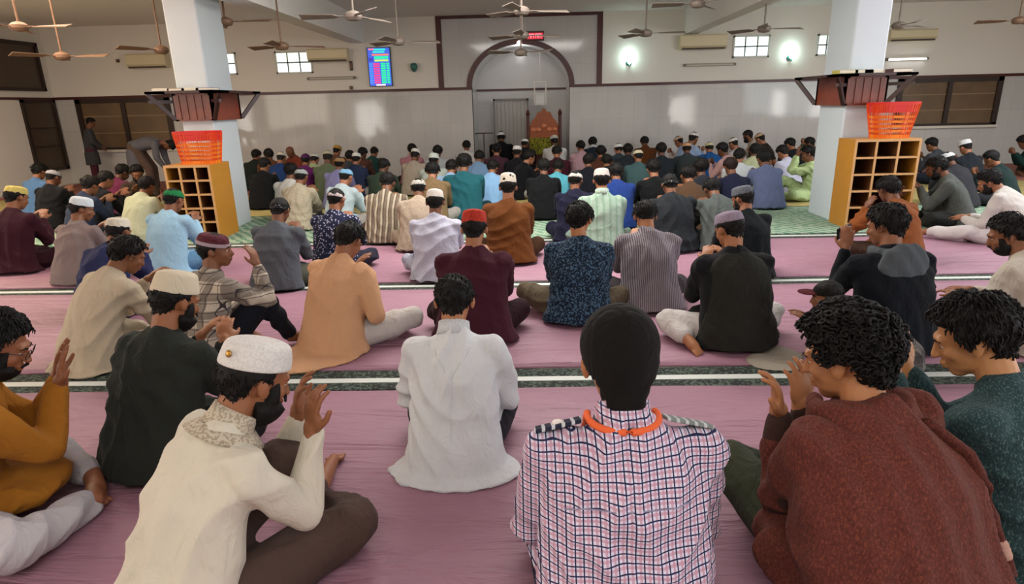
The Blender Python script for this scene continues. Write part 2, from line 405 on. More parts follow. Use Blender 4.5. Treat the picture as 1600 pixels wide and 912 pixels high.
wavy('woven_mat', XL+.3, XR-.3, 9.5, 11.9, plain('straw_mat', 'a5965c', .9, var=.25, nscale=5), 'straw coloured mat behind the pillars', 'mat', .002)
wavy('woven_mat', XL+.3, XR-.3, 11.95, D-.1, plain('red_mat', '8a5248', .9, var=.2, nscale=3), 'reddish mat along the back wall', 'mat', .002)

# windows in the back wall ------------------------------------------------------
M_pane = plain('tinted_pane_brown', '6a543c', .25, var=.45, nscale=3)
def brown_window(name, pa, pb, pc, lab):
    x0, z1 = on_y(*pa, D).x, TRZ-.03; x1 = on_y(*pb, D).x; z0 = on_y(*pc, D).z; xm = (x0+x1)/2
    f = MB(); t = .09
    f.box(x0, x1, D-.05, D+.0, z1-t, z1).box(x0, x1, D-.05, D, z0, z0+.05).box(x0, x0+t*1.3, D-.05, D, z0, z1).box(x1-t*1.3, x1, D-.05, D, z0, z1).box(xm-.05, xm+.05, D-.055, D, z0, z1)
    o = struct(f.build(name, M_dkwood), lab)
    MB().box(x0+.05, x1-.05, D-.012, D-.002, z0+.03, z1-.03).build('pane', M_pane, o)
    g = MB()
    for k in (.33, .66): g.box(x0+.05, x1-.05, D-.022, D-.012, z0+(z1-z0)*k-.012, z0+(z1-z0)*k+.012)
    g.build('glazing_bar', plain('bar_brown', '8a7152', .5), o)
    MB().box(x0-.03, x1+.03, D-.09, D, z0-.05, z0).build('window_sill', plain('pale_sill', 'd8d2c6', .4), o)
brown_window('window_3', (125, 190), (271, 190), (200, 233), 'brown framed sliding window in the left of the back wall')
brown_window('window_4', (1400, 150), (1562, 150), (1480, 196), 'brown framed sliding window in the right of the back wall')
M_day = plain('daylit_pane', 'dfeee0', .3, var=0, emit=1.0)
def day_mat():
    k = NT('garden_seen_through_pane'); n = k.noise(5, 3)
    sx = k.new('ShaderNodeSeparateXYZ'); k.l.new(k.coord('Generated'), sx.inputs[0])
    c = k.mix(k.math('MULTIPLY', k.math('GREATER_THAN', k.math('ADD', sx.outputs[2], k.math('MULTIPLY', n, .5)), .85), .5), (.80, .92, .95), (.50, .62, .40))
    k.col(c); k.l.new(c, k.b.inputs['Emission Color']); k.b.inputs['Emission Strength'].default_value = 1.15; k.rough(.3); return k.m
M_day = day_mat()
def small_window(name, xa, xb, ya_, yb_, nb, lab):
    cxp = (xa+xb)/2; x0, x1 = on_y(xa, (ya_+yb_)/2, D).x, on_y(xb, (ya_+yb_)/2, D).x; z1, z0 = on_y(cxp, ya_, D).z, on_y(cxp, yb_, D).z
    f = MB(); t = .035; M = plain('white_grille', 'cfd2cc', .5)
    f.box(x0, x1, D-.03, D, z0, z0+t).box(x0, x1, D-.03, D, z1-t, z1).box(x0, x0+t, D-.03, D, z0, z1).box(x1-t, x1, D-.03, D, z0, z1)
    o = struct(f.build(name, M), lab)
    MB().box(x0+.01, x1-.01, D-.010, D-.004, z0+.01, z1-.01).build('pane', M_day, o)
    g = MB(); g.box(x0, x1, D-.022, D-.012, (z0+z1)/2-.015, (z0+z1)/2+.015)
    for k in range(1, nb): xx = x0+(x1-x0)*k/nb; g.box(xx-.014, xx+.014, D-.022, D-.012, z0, z1)
    g.build('grille', plain('grille_grey', '7d857c', .5), o)
small_window('window_5', 431, 488, 80, 115, 3, 'small bright grille window right of the left pillar')
small_window('window_6', 1145, 1202, 55, 90, 3, 'small bright grille window between the air conditioner and the right pillar')
small_window('window_7', 1276, 1306, 53, 87, 2, 'narrow bright window partly behind the right pillar')
small_window('window_8', 345, 370, 82, 117, 1, 'narrow bright window partly behind the left pillar')

# pillars -----------------------------------------------------------------------
M_pillar = plain('pillar_paint', 'c4cdd2', .5, var=.03, nscale=2)
LPX = -4.12; RPX = on_z(1308, 350).x
PIL = {'left': (LPX-.42, LPX, 8.35, 9.05), 'right': (RPX, RPX+.42, 8.25, 8.95)}
M_rack = plain('varnished_brown_wood', '7a3826', .3, var=.45, nscale=9)
M_rack2 = plain('dark_brown_wood', '32140f', .4, var=.2)
BOOKC = ['d8d4c0', '2a2f7a', 'b5a77a', 'e4e2da', '7a2a2a', '3f6a55']
for nm, (x0, x1, y0, y1) in PIL.items():
    struct(MB().box(x0, x1, y0, y1, 0, CEIL).build('pillar', M_pillar, bevel=.02), nm+' square painted pillar')
    zb, zt = 1.47, 1.84
    r = empty('book_shelf', ((x0+x1)/2, (y0+y1)/2, zb)); tag(r, 'brown wooden book shelf collar bracketed around the '+nm+' pillar', 'shelf')
    cx, cy = (x0+x1)/2, (y0+y1)/2
    def loc(b, name, mat, par=r, **kw):
        b.v = [(x-cx, y-cy, z-zb) for x, y, z in b.v]; return b.build(name, mat, par, **kw)
    g = .05
    b = MB().box(x0-g, x1+g, y0-g, y0-.002, zb, zt-.03).box(x0-g, x1+g, y1+.002, y1+g, zb, zt-.03).box(x0-g, x0-.002, y0-g, y1+g, zb, zt-.03).box(x1+.002, x1+g, y0-g, y1+g, zb, zt-.03)
    loc(b, 'collar_panel', M_rack)
    e = .27; loc(MB().box(x0-e, x1+e, y0-e, y0-.01, zt-.03, zt).box(x0-e, x1+e, y1+.01, y1+e, zt-.03, zt).box(x0-e, x0-.01, y0-e, y1+e, zt-.03, zt).box(x1+.01, x1+e, y0-e, y1+e, zt-.03, zt), 'shelf_board', M_rack2)
    for sx, X in ((-1, x0), (1, x1)):
        for sy, Y in ((-1, y0), (1, y1)):
            loc(MB().obox((X+sx*g, Y+sy*g, zb+.02), (X+sx*(e-.02), Y+sy*(e-.02), zt-.03), .04, .05), 'bracket', M_rack2)
    for X in (x0, x1): loc(MB().obox((X+(-g if X == x0 else g), y0-g, (zb+zt)/2+.06), (X+(-.25 if X == x0 else .25), y0-.25, (zb+zt)/2+.06), .03, .04), 'bracket', M_rack2)
    for k in range(5): loc(MB().box(x0-.04+(x1-x0+.08)*(k+.1)/5, x0-.04+(x1-x0+.08)*(k+.8)/5, y0-g-.012, y0-g, zb+.02, zt-.05), 'panel', M_rack)
    rnd = random.Random(5 if nm == 'left' else 9)
    spots = ([(.12, 'stack of pale books lying open'), (.38, 'brown book lying'), (.62, 'cream book lying'), (.86, 'dark blue book lying')] if nm == 'left' else
             [(.06, 'yellowish book lying'), (.30, 'greenish book lying'), (.45, 'white book lying'), (.9, 'dark brown book lying')])
    cc = ['c9c2ae', '6a5a48', 'd8d0b0', '23247a'] if nm == 'left' else ['a8a04a', '8a9070', 'd8d8d0', '4a2a22']
    for (u, lab), c in zip(spots, cc):
        xx = x0-e+.1+(x1-x0+2*e-.2)*u; th = .035 if nm == 'left' else .045
        bk = MB().box(xx-.11, xx+.11, y0-e+.03, y0-e+.22, zt, zt+th).build('book', plain('book_'+c, c, .6), bevel=.004)
        tag(bk, lab+' on the shelf of the '+nm+' pillar', 'book'); MB().box(xx-.105, xx+.112, y0-e+.025, y0-e+.2, zt+.006, zt+th-.006).build('pages', plain('pages', 'd8d2c0', .9), bk)

# cubby racks and baskets ---------------------------------------------------------
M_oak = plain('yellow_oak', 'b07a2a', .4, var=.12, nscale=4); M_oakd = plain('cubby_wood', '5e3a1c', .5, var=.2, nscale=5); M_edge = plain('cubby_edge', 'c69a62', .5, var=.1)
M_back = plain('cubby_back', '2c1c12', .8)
def rack(x0, x1, y0, y1, h, rows, sidecol, lab, side):
    r = empty('shoe_rack', ((x0+x1)/2, (y0+y1)/2, 0)); tag(r, lab, 'shoe rack'); cx, cy = (x0+x1)/2, (y0+y1)/2
    def P(b, n, mat, **kw):
        b.v = [(x-cx, y-cy, z) for x, y, z in b.v]; return b.build(n, mat, r, **kw)
    P(MB().box(x0, x0+.03, y0, y1, 0.012, h), 'side_panel', M_oak); P(MB().box(x1-.03, x1, y0, y1, 0.012, h), 'side_panel', M_oak)
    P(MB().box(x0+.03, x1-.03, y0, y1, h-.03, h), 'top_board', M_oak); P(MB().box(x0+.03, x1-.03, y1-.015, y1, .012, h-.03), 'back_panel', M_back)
    for k in range(rows):
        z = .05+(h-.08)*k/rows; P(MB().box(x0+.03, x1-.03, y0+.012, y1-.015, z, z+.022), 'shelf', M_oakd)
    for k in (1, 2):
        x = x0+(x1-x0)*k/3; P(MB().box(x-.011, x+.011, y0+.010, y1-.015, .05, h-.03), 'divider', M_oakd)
    b = MB()
    for k in range(rows): z = .05+(h-.08)*k/rows; b.box(x0+.03, x1-.03, y0, y0+.011, z, z+.024)
    for k in (1, 2): x = x0+(x1-x0)*k/3; b.box(x-.012, x+.012, y0-.002, y0+.010, .05, h-.03)
    b.box(x0, x1, y0-.002, y0+.0, h-.03, h).box(x0, x0+.03, y0-.002, y0, .012, h-.03).box(x1-.03, x1, y0-.002, y0, .012, h-.03); P(b, 'pale_edging', M_edge)
hL = on_y(327, 258, 8.0).z; xLr = on_y(345, 362, 7.75).x
rack(on_y(255, 262, 7.75).x, on_y(327, 258, 7.75).x, 7.75, 8.27, on_y(300, 258, 7.75).z, 5, 0, 'oak coloured shoe rack with cubby holes in front of the left pillar', 1)
q0 = on_y(1338, 280, 7.75).x; q1 = on_y(1440, 280, 7.75).x
RX0 = on_y(1337, 220, 7.75).x; RX1 = on_y(1441, 220, 7.75).x
rack(RX0, RX1, 7.75, 8.17, on_y(1390, 217, 7.75).z, 5, 0, 'oak coloured shoe rack with cubby holes in front of the right pillar', 0)
def basket(cx, cy, z0, w1, w0, h, dp, lab):
    r = empty('laundry_basket', (cx, cy, z0)); tag(r, lab, 'basket')
    MR = plain('red_plastic', 'd02a20', .35, var=.05); MO = plain('orange_plastic', 'e8821c', .35, var=.1)
    def ring(u): w = w0+(w1-w0)*u; return w/2, dp/2*(w/w1)
    def band(b, u0, u1, t=.008):
        for sgn in (1,):
            a, c = ring(u0), ring(u1); n = 28; V = []; Fc = []
            def sq(r, k):
                an = 2*math.pi*k/n; cs, sn = math.cos(an), math.sin(an); e = .45
                return (math.copysign(abs(cs)**e, cs)*r[0], math.copysign(abs(sn)**e, sn)*r[1])
            for k in range(n):
                for (rr, u) in ((a, u0), (c, u1)):
                    x, y = sq(rr, k); V.append((x, y, u*h)); V.append((x*(1-t/rr[0]), y*(1-t/rr[1]), u*h))
            for k in range(n):
                i, j = k*4, ((k+1) % n)*4
                Fc += [(i, j, j+2, i+2), (i+1, i+3, j+3, j+1), (i, i+1, j+1, j), (i+2, j+2, j+3, i+3)]
            b.add(V, Fc)
    b = MB(); band(b, .90, 1.0, .016); b.build('rim', MR, r)
    b = MB()
    for k in range(5): band(b, .04+.13*k, .10+.13*k)
    band(b, 0, .04); q_ = MB(); band(q_, .715, .885, .012); q_.build('upper_band', MR, r)
    a = ring(0); b.box(-a[0]*.8, a[0]*.8, -a[1]*.8, a[1]*.8, 0, .01); b.build('basket_wall', MO, r)
    b = MB(); n = 44
    for k in range(n):
        an = 2*math.pi*(k+.5)/n; cs, sn = math.cos(an), math.sin(an); e = .45
        f = (math.copysign(abs(cs)**e, cs), math.copysign(abs(sn)**e, sn)); a, c = ring(0), ring(1)
        b.obox((f[0]*(a[0]-.004), f[1]*(a[1]-.004), 0), (f[0]*(c[0]-.004), f[1]*(c[1]-.004), h*.95), .012, .006, (sn, -cs, 0))
    b.build('rib', plain('red_orange_plastic', 'e0581c', .35), r)
z = on_y(300, 258, 7.75).z; xa = on_y(312, 230, 8).x
basket(xa, 8.0, z, .54, .43, .40, .38, 'red and orange plastic basket on the left shoe rack')
z = on_y(1390, 217, 7.75).z; xa = on_y(1392, 190, 7.97).x
basket(xa, 7.97, z, .55, .40, .42, .36, 'red and orange plastic basket on the right shoe rack')
# ================================================================ fixtures
M_fan = plain('fan_brown', '7a5c46', .5, var=.1); M_fan2 = plain('fan_grey', '7c7066', .5, var=.1); M_gold = plain('fan_gold', 'a08048', .4, metal=.5)
def fan(px, py, z, rot, lab, mat=M_fan, R=.62):
    v = ray(px, py); P = CAMP+v*((z-EYE)/v.z)
    r = empty('ceiling_fan', tuple(P), rot); tag(r, lab, 'ceiling fan', 'ceiling fans')
    MB().lathe([(.03, -.055), (.08, -.045), (.10, -.015), (.10, .02), (.07, .045), (.025, .06)], 20).build('motor_housing', mat, r, smooth=False)
    MB().lathe([(.013, .06), (.013, CEIL-z-.05)], 10).build('rod', mat, r); MB().lathe([(.02, CEIL-z-.10), (.055, CEIL-z-.02), (.06, CEIL-z)], 14).build('canopy', mat, r)
    for k in range(3):
        a = 2*math.pi*k/3; b = MB(); c, s = math.cos(a), math.sin(a); V = []
        for t, w, dz in ((.10, .02, .0), (.18, .035, 0), (.22, .06, .012), (R, .065, .02)):
            for zz in (-.004, .004):
                V.append((c*t-s*w, s*t+c*w, zz+dz)); V.append((c*t+s*w, s*t-c*w, zz-dz))
        Fc = []
        for i in range(3):
            o = i*4; Fc += [(o, o+1, o+5, o+4), (o+2, o+6, o+7, o+3), (o, o+4, o+6, o+2), (o+1, o+3, o+7, o+5)]
        Fc += [(0, 2, 3, 1), (12, 13, 15, 14)]
        b.add(V, Fc); b.build('blade', mat, r)
FZ = 2.62
fan(30, 42, 2.62, .0, 'brown ceiling fan above the high dark window at far left', M_fan)
fan(97, 88, 2.36, .05, 'brown ceiling fan between the far left corner and the left pillar', M_fan)
fan(252, 78, 2.45, 2.1, 'brown ceiling fan just left of the left pillar', M_fan)
fan(352, 34, 2.75, 0, 'brown ceiling fan mostly hidden behind the left pillar', M_fan)
fan(440, 72, 2.45, .6, 'brown ceiling fan above the small window right of the left pillar', M_fan)
fan(552, 25, 2.62, 1.1, 'grey ceiling fan with a wide spread, above the left of the screen board', M_fan2)
fan(622, 65, 2.5, .35, 'grey ceiling fan above the coloured screen board', M_fan2)
fan(815, 17, 2.72, .25, 'grey ceiling fan nearest the top centre over the niche', M_fan2)
fan(816, 55, 2.55, .4, 'small grey ceiling fan in front of the red clock', M_fan2)
fan(814, 82, 2.35, 1.5, 'farthest ceiling fan, under the top of the niche arch', M_fan2, .55)
fan(1009, 52, 2.6, .0, 'grey ceiling fan right of the brown niche frame', M_fan2)
fan(1090, 6, 2.85, 1.0, 'ceiling fan cut by the top edge near the right beam', M_fan2)
fan(1194, 45, 2.6, .15, 'grey ceiling fan above the small right window', M_fan2)
fan(1404, 40, 2.62, .5, 'grey ceiling fan just right of the right pillar', M_fan2)
fan(1592, 32, 2.66, 3.0, 'brown ceiling fan at the right edge', M_fan)

M_cream = plain('cream_plastic', 'd8cba6', .4, var=.03); M_offw = plain('off_white_plastic', 'd6d3cb', .4, var=.03); M_dark = plain('dark_slot', '4a3d35', .6)
def ac(x0p, x1p, y0p, y1p, lab, mat):
    xm = (x0p+x1p)/2; x0, x1 = on_y(x0p, (y0p+y1p)/2, D).x, on_y(x1p, (y0p+y1p)/2, D).x; z1, z0 = on_y(xm, y0p, D-.1).z, on_y(xm, y1p, D-.1).z
    r = empty('air_conditioner', ((x0+x1)/2, D, z0)); tag(r, lab, 'air conditioner'); w = (x1-x0)/2; h = z1-z0
    MB().add([(sx*w, -y, zz) for sx in (-1, 1) for y, zz in ((0, 0), (.16, .0), (.21, .07), (.21, h-.03), (.18, h), (0, h))],
             [(0, 1, 2, 3, 4, 5), (11, 10, 9, 8, 7, 6)] + [(i, i+6, (i+1) % 6+6, (i+1) % 6) for i in range(6)]).build('body', mat, r)
    MB().box(-w*.93, w*.93, -.205, -.17, -.006, .028).build('vent_flap', M_dark, r)
ac(205, 266, 84, 106, 'cream split air conditioner left of the left pillar', M_cream)
ac(484, 546, 76, 96, 'cream split air conditioner beside the small left window', M_cream)
ac(1061, 1132, 54, 77, 'cream split air conditioner right of the niche frame', M_cream)
ac(1384, 1456, 46, 64, 'pale split air conditioner right of the right pillar', M_cream)
def tube_light(x0p, x1p, yp, lab, lit=False, z=None):
    x0, x1 = on_y(x0p, yp, D).x, on_y(x1p, yp, D).x; zz = on_y((x0p+x1p)/2, yp, D).z
    r = empty('tube_light', ((x0+x1)/2, D, zz)); tag(r, lab, 'tube light'); w = (x1-x0)/2
    MB().box(-w, w, -.05, 0, -.03, .03).build('fixture', plain('tube_fixture', '9c9384', .5), r)
    MB().lathe([(.014, -w*.95), (.014, w*.95)], 10, (0, -.07, -.01), ax='x').build('glass_tube', plain('lit_tube', 'f4fbff', .3, emit=6, var=0) if lit else plain('unlit_tube', 'cfcabd', .3), r)
    for s in (-1, 1): MB().box(s*w*.97-.02, s*w*.97+.02, -.09, -.04, -.03, .02).build('end_cap', plain('tube_cap', '6f675a', .5), r)
tube_light(482, 556, 122, 'unlit tube light on the wall below the left air conditioner')
tube_light(1068, 1148, 101, 'unlit tube light on the wall below the right air conditioner')
tube_light(1383, 1447, 92, 'lit white tube light on the wall right of the right pillar', True)
def wall_lamp(px, py, lab, lit):
    q = on_y(px, py, D); r = empty('wall_lamp', tuple(q)); tag(r, lab, 'wall lamp')
    MB().lathe([(.05, 0), (.06, -.03), (.03, -.05)], 16, ax='y').build('wall_plate', plain('teal_glass', '2f6a62', .3), r)
    MB().obox((0, -.04, -.0), (.01, -.10, -.07), .03, .03).build('arm', plain('teal_glass', '2f6a62', .3), r)
    if lit:
        MB().lathe([(.01, -.03), (.035, -.01), (.055, .04), (.045, .09), (.015, .11)], 16, (0, -.13, 0)).build('bulb', plain('bulb_glow', 'd8fff4', .3, emit=14, var=0), r, smooth=True)
        l = bpy.data.lights.new('bulb_light', 'POINT'); l.energy = 2.5; l.shadow_soft_size = .06; l.color = (.75, 1, .95)
        o = bpy.data.objects.new('bulb_light', l); COL.objects.link(o); o.parent = r; o.location = (0, -.13, .16)
    else: MB().lathe([(.02, -.09), (.06, -.05), (.085, .03), (.06, .09), (.02, .10)], 16, (0, -.10, 0)).build('lamp_shade', plain('teal_glass', '2f6a62', .3), r, smooth=True)
wall_lamp(648, 106, 'unlit teal wall lamp right of the coloured screen board', False)
wall_lamp(982, 98, 'lit wall lamp glowing right of the niche frame', True)
wall_lamp(1233, 90, 'lit wall lamp glowing beside the right pillar', True)
# coloured time board
x0, x1 = on_y(576, 104, D).x, on_y(612, 104, D).x; z1, z0 = on_y(594, 74, D).z, on_y(594, 135, D).z
r = empty('time_board', ((x0+x1)/2, D, z0)); tag(r, 'tall lit screen board in blue, green and pink on the back wall', 'sign'); w = (x1-x0)/2; h = z1-z0
MB().box(-w, w, -.05, 0, 0, h).build('casing', plain('black_casing', '15151c', .4), r)
MB().box(-w+.015, w-.015, -.056, -.05, .015, h-.015).build('screen', plain('screen_blue', '3558c8', .4, emit=.9, var=0), r)
rnd = random.Random(3); rowc = [('3fd0c8', 1), ('d86a6a', 1), ('30c890', 1), ('c8b84a', 1)] 
def em(c, e=1.0): return plain('led_'+c, c, .4, emit=e, var=0)
b = {}
def bar(c, u0, u1, v0, v1): b.setdefault(c, MB()).box(-w+2*w*u0, -w+2*w*u1, -.062, -.056, h*v0, h*v1)
bar('2fc8b0', .3, .8, .92, .96); bar('e06a78', .08, .3, .93, .97); bar('2fc8b0', .25, .75, .86, .90); bar('e87050', .2, .92, .79, .83); bar('2b2f9a', .05, .25, .64, .74)
bar('20d890', .3, .9, .71, .77); bar('a8c860', .3, .9, .64, .69)
for k in range(9):
    v = .08+.06*k; bar('e0306a', .24, .50, v, v+.038); bar('3f7ae8', .05, .2, v, v+.038)
    bar('18d080', .56, .76, v, v+.042); bar('18d080', .80, .92, v, v+.042)
bar('e8d0e0', .3, .7, .02, .055)
for c, mbb in b.items(): mbb.build('lit_segment', em(c, 1.1), r)
# red clock
x0, x1 = on_y(821, 57, D).x, on_y(850, 57, D).x; z1, z0 = on_y(836, 49, D).z, on_y(836, 64, D).z
r = empty('digital_clock', ((x0+x1)/2, D, z0)); tag(r, 'small red lit digital clock above the niche arch', 'clock'); w = (x1-x0)/2; h = z1-z0
MB().box(-w, w, -.06, 0, 0, h).build('casing', plain('maroon_casing', '4a1a18', .4), r)
MB().box(-w+.03, w-.02, -.066, -.06, .035, h-.035).build('display', plain('red_display', 'c02a3a', .4, emit=.8, var=0), r)
g = MB()
for k, u in enumerate((-.6, -.25, .2, .55)):
    X = u*w; g.box(X-.03, X-.018, -.07, -.066, .055, h-.055).box(X+.018, X+.03, -.07, -.066, .055, h-.055).box(X-.03, X+.03, -.07, -.066, h-.068, h-.055)
g.build('digit', plain('digit_pink', 'ff8090', .4, emit=1.3, var=0), r)
# niche bulb, lantern frame, iron stand, pulpit
q = on_y(811, 67, D-.1); r = empty('hanging_bulb', (q.x, D-.07, q.z)); tag(r, 'small white lit bulb at the top of the niche arch', 'lamp')
MB().ball((0, 0, 0), .045, 14).build('bulb', plain('bulb_white', 'ffffff', .3, emit=5, var=0), r, smooth=True); MB().box(-.02, .02, -.0, .07, .03, .06).build('holder', M_offw, r)
l = bpy.data.lights.new('bulb_light', 'POINT'); l.energy = 6; l.shadow_soft_size = .08; o = bpy.data.objects.new('bulb_light', l); COL.objects.link(o); o.parent = r; o.location = (0, .45, -.12)
x0 = on_y(771, 180, D+.9).x; x1 = on_y(826, 180, D+.9).x; zt = on_y(798, 154, D+.9).z
r = empty('iron_screen', ((x0+x1)/2, D+.9, 0)); tag(r, 'grey framed panel door standing inside the prayer niche', 'panel'); w = (x1-x0)/2
MI = plain('iron_grey', '77736e', .5); MB().box(-w, -w+.04, -.02, .02, 0, zt).box(w-.04, w, -.02, .02, 0, zt).box(-w, w, -.02, .02, zt-.05, zt).build('frame', MI, r)
b = MB()
for k in range(1, 9): b.box(-w+2*w*k/9-.006, -w+2*w*k/9+.006, -.012, .0, .05, zt-.05)
b.build('bar', plain('bar_grey', '8f8b86', .5), r); MB().box(-w+.04, w-.04, .0, .015, .03, zt-.04).build('panel', plain('panel_grey', 'a5a29d', .4), r)
q = on_y(757, 208, D+.3); r = empty('microphone_stand', (q.x, D+.3, 0)); tag(r, 'thin dark metal stand at the left of the prayer niche', 'stand')
MB().obox((-.02, 0, .02), (-.02, 0, q.z), .025, .025).build('post', M_dark, r); MB().obox((-.22, 0, q.z), (.2, 0, q.z), .03, .03).build('crossbar', M_dark, r); MB().lathe([(.14, 0.013), (.12, .03), (.02, .035)], 18).build('base', M_dark, r)
x0 = on_y(823, 200, D+.1).x; x1 = on_y(877, 200, D+.1).x; zt = on_y(850, 170, D+.1).z
r = empty('pulpit', ((x0+x1)/2, D+.35, 0)); tag(r, 'carved reddish brown wooden pulpit with a green cloth in the niche', 'pulpit'); w = (x1-x0)/2
MW = plain('carved_red_wood', '93491f', .35, var=.4, nscale=14); MW2 = plain('carved_dark', '4d1d10', .4, var=.3)
for s in (-1, 1): MB().lathe([(.035, 0), (.035, zt*.9), (.05, zt*.93), (.02, zt*.99)], 12, (s*(w-.03), -.25, 0)).build('post', MW2, r)
b = MB(); n = 20; V = []; zs = zt*.70
for i in range(n+1):
    u = -1+2*i/n; V.append((u*w*.92, zs+(zt-zs)*(1-abs(u)**1.6)*(1+.08*math.cos(u*16))))
VV = [(x, y, z) for y in (-.24, -.18) for x, z in V] + [(x, y, zs*.80) for y in (-.24, -.18) for x, z in V]; N = n+1
Fc = []
for i in range(n): Fc += [(i, i+1, 2*N+i+1, 2*N+i), (N+i, 3*N+i, 3*N+i+1, N+i+1), (i, N+i, N+i+1, i+1), (2*N+i, 2*N+i+1, 3*N+i+1, 3*N+i)]
Fc += [(0, 2*N, 3*N, N), (n, N+n, 3*N+n, 2*N+n)]
b.add(VV, Fc).build('carved_crest', MW, r)
b = MB()
for k in range(5): b.ball((-w*.6+w*.3*k, -.26, zs*.98+(.08 if k == 2 else 0)), (.07, .03, .055), 10)
b.build('carved_rosette', plain('rosette', 'c07048', .4, var=.3), r)
MB().box(-w*.9, w*.9, -.2, .25, 0.013, .45).box(-w*.9, w*.9, .0, .25, .45, .9).build('steps', MW2, r)
MB().box(-w*.88, w*.88, -.262, -.242, zs*.42, zs*.80).build('cloth_cover', cloth('7d7c28', 'print', '3a3d16', 'b8a848', .35), r)
# lantern frame hanging in the niche
q0 = on_y(835, 128, D+.5); q1 = on_y(853, 163, D+.5); r = empty('hanging_lantern', ((q0.x+q1.x)/2, D+.5, q1.z)); tag(r, 'white box lantern frame hanging in the niche above the pulpit', 'lantern'); w = (q1.x-q0.x)/2; h = q0.z-q1.z
b = MB()
for s in (-1, 1):
    for t_ in (-1, 1): b.box(s*w-.012, s*w+.012, t_*w-.012, t_*w+.012, 0, h)
for zz in (0, h*.5, h): b.box(-w, w, -w-.01, -w+.01, zz-.01, zz+.01).box(-w, w, w-.01, w+.01, zz-.01, zz+.01).box(-w-.01, -w+.01, -w, w, zz-.01, zz+.01).box(w-.01, w+.01, -w, w, zz-.01, zz+.01)
b.build('frame', M_offw, r); MB().lathe([(.006, h), (.006, AZ+AH*.85-q1.z)], 8).build('chain', M_offw, r); MB().box(-w*.8, w*.8, -w*.8, w*.8, .02, h*.45).build('lamp_glass', plain('lamp_glass', 'd8dad6', .2), r)
# small wall speakers / switches
for px, py, lab in ((185, 95, 'small dark wall bracket left of the left pillar'), (549, 103, 'small dark wall speaker right of the left air conditioner'), (549, 137, 'small dark switch box just above the brown line')):
    q = on_y(px, py, D); o = empty('wall_box', tuple(q)); tag(o, lab, 'wall fitting')
    hh = .10 if py == 103 else .035
    MB().box(-.03, .03, -.05, 0, -hh, hh).build('casing', M_dark, o, bevel=.005); MB().box(-.02, .02, -.056, -.05, -hh*.6, hh*.6).build('cover', plain('cover_brown', '7a5a48', .5), o)
# ================================================================ people
def rotm(ax, a):
    return np.array(Matrix.Rotation(a, 3, ax))
def ik(S, T, l1, l2, hint):
    S = np.array(S, float); T = np.array(T, float); d = T-S; L = np.linalg.norm(d)
    if L > (l1+l2)*.985: T = S+d/L*(l1+l2)*.985; d = T-S; L = np.linalg.norm(d)
    u = d/L; a = (l1*l1-l2*l2+L*L)/(2*L); hh = math.sqrt(max(l1*l1-a*a, 1e-6))
    h = np.array(hint, float); h = h-u*(h@u); h /= np.linalg.norm(h)+1e-9
    return S+u*a+h*hh, T
def hand(mb, W, fwd, palm, side, n=8, curl=.35, spread=.12, scale=1.0):
    """palm + four unequal fingers + thumb, growing from wrist W along fwd; palm = direction the palm faces; side = thumb side"""
    f = np.array(fwd, float); f /= np.linalg.norm(f); p = np.array(palm, float); p -= f*(p@f); p /= np.linalg.norm(p)+1e-9
    s = np.cross(f, p)*(1 if np.cross(f, p)@np.array(side, float) > 0 else -1); W = np.array(W, float); k = scale
    R = np.stack([s, f, p], 1)
    mb.tube([W-f*.02*k, W+f*.02*k], [.026*k, .027*k], n)
    mb.ball(W+f*.055*k, (.041*k, .052*k, .0165*k), 12, R)
    mb.ball(W+f*.035*k+s*.020*k+p*.006*k, (.020*k, .034*k, .017*k), 10, R)
    for off, L, b in ((.030, .070, .090), (.0105, .078, .096), (-.0095, .072, .092), (-.029, .057, .083)):
        q = W+f*(b-.012)*k+s*off*k; d = f+s*(off/.03*spread); d /= np.linalg.norm(d); pts = [q]; a = curl*.5
        for m, fr in enumerate((.45, .32, .25)):
            dd = d*math.cos(a)+p*math.sin(a); q = q+dd*L*fr*k; pts.append(q); a += curl*(1.0 if m == 0 else .7)
        mb.tube(pts, [.0092*k, .0088*k, .0082*k, .0070*k], n)
    q = W+f*.028*k+s*.034*k+p*.006*k; d = f*.72+s*.62+p*.30; d /= np.linalg.norm(d); p1 = q+d*.034*k; d2 = f*.93+s*.18+p*.30; d2 /= np.linalg.norm(d2)
    mb.tube([W+f*.018*k+s*.018*k, q, p1, p1+d2*.030*k], [.013*k, .0125*k, .0105*k, .0085*k], n)

FH = {}
def star(fn, n=40, m=28):
    V = []; Fc = []
    for i in range(1, m):
        t = math.pi*i/m
        for j in range(n):
            a = 2*math.pi*j/n; d = np.array((math.sin(t)*math.sin(a), math.sin(t)*math.cos(a), math.cos(t))); V.append(fn(d))
    top = len(V); V.append(fn(np.array((0, 0, 1.)))); V.append(fn(np.array((0, 0, -1.))))
    for i in range(m-2):
        for j in range(n):
            k = (j+1) % n; Fc.append((i*n+j, (i+1)*n+j, (i+1)*n+k, i*n+k))
    for j in range(n):
        k = (j+1) % n; Fc.append((top, j, k)); Fc.append((top+1, (m-2)*n+k, (m-2)*n+j))
    return V, Fc
CRC = np.array((0, -.010, .018)); CRR = np.array((.0775, .0965, .089))
def sstep(x): x = min(1, max(0, x)); return x*x*(3-2*x)
def hairline(az):     # az 0 = front, pi = back, returns z of unit direction above which hair grows
    pts = [(0, .55), (.7, .47), (1.05, .30), (1.22, -.05), (1.45, -.30), (1.62, -.02), (1.85, -.15), (2.05, -.70), (3.2, -.86)]
    for (a0, v0), (a1, v1) in zip(pts, pts[1:]):
        if az <= a1: return v0+(v1-v0)*(az-a0)/(a1-a0)
    return pts[-1][1]
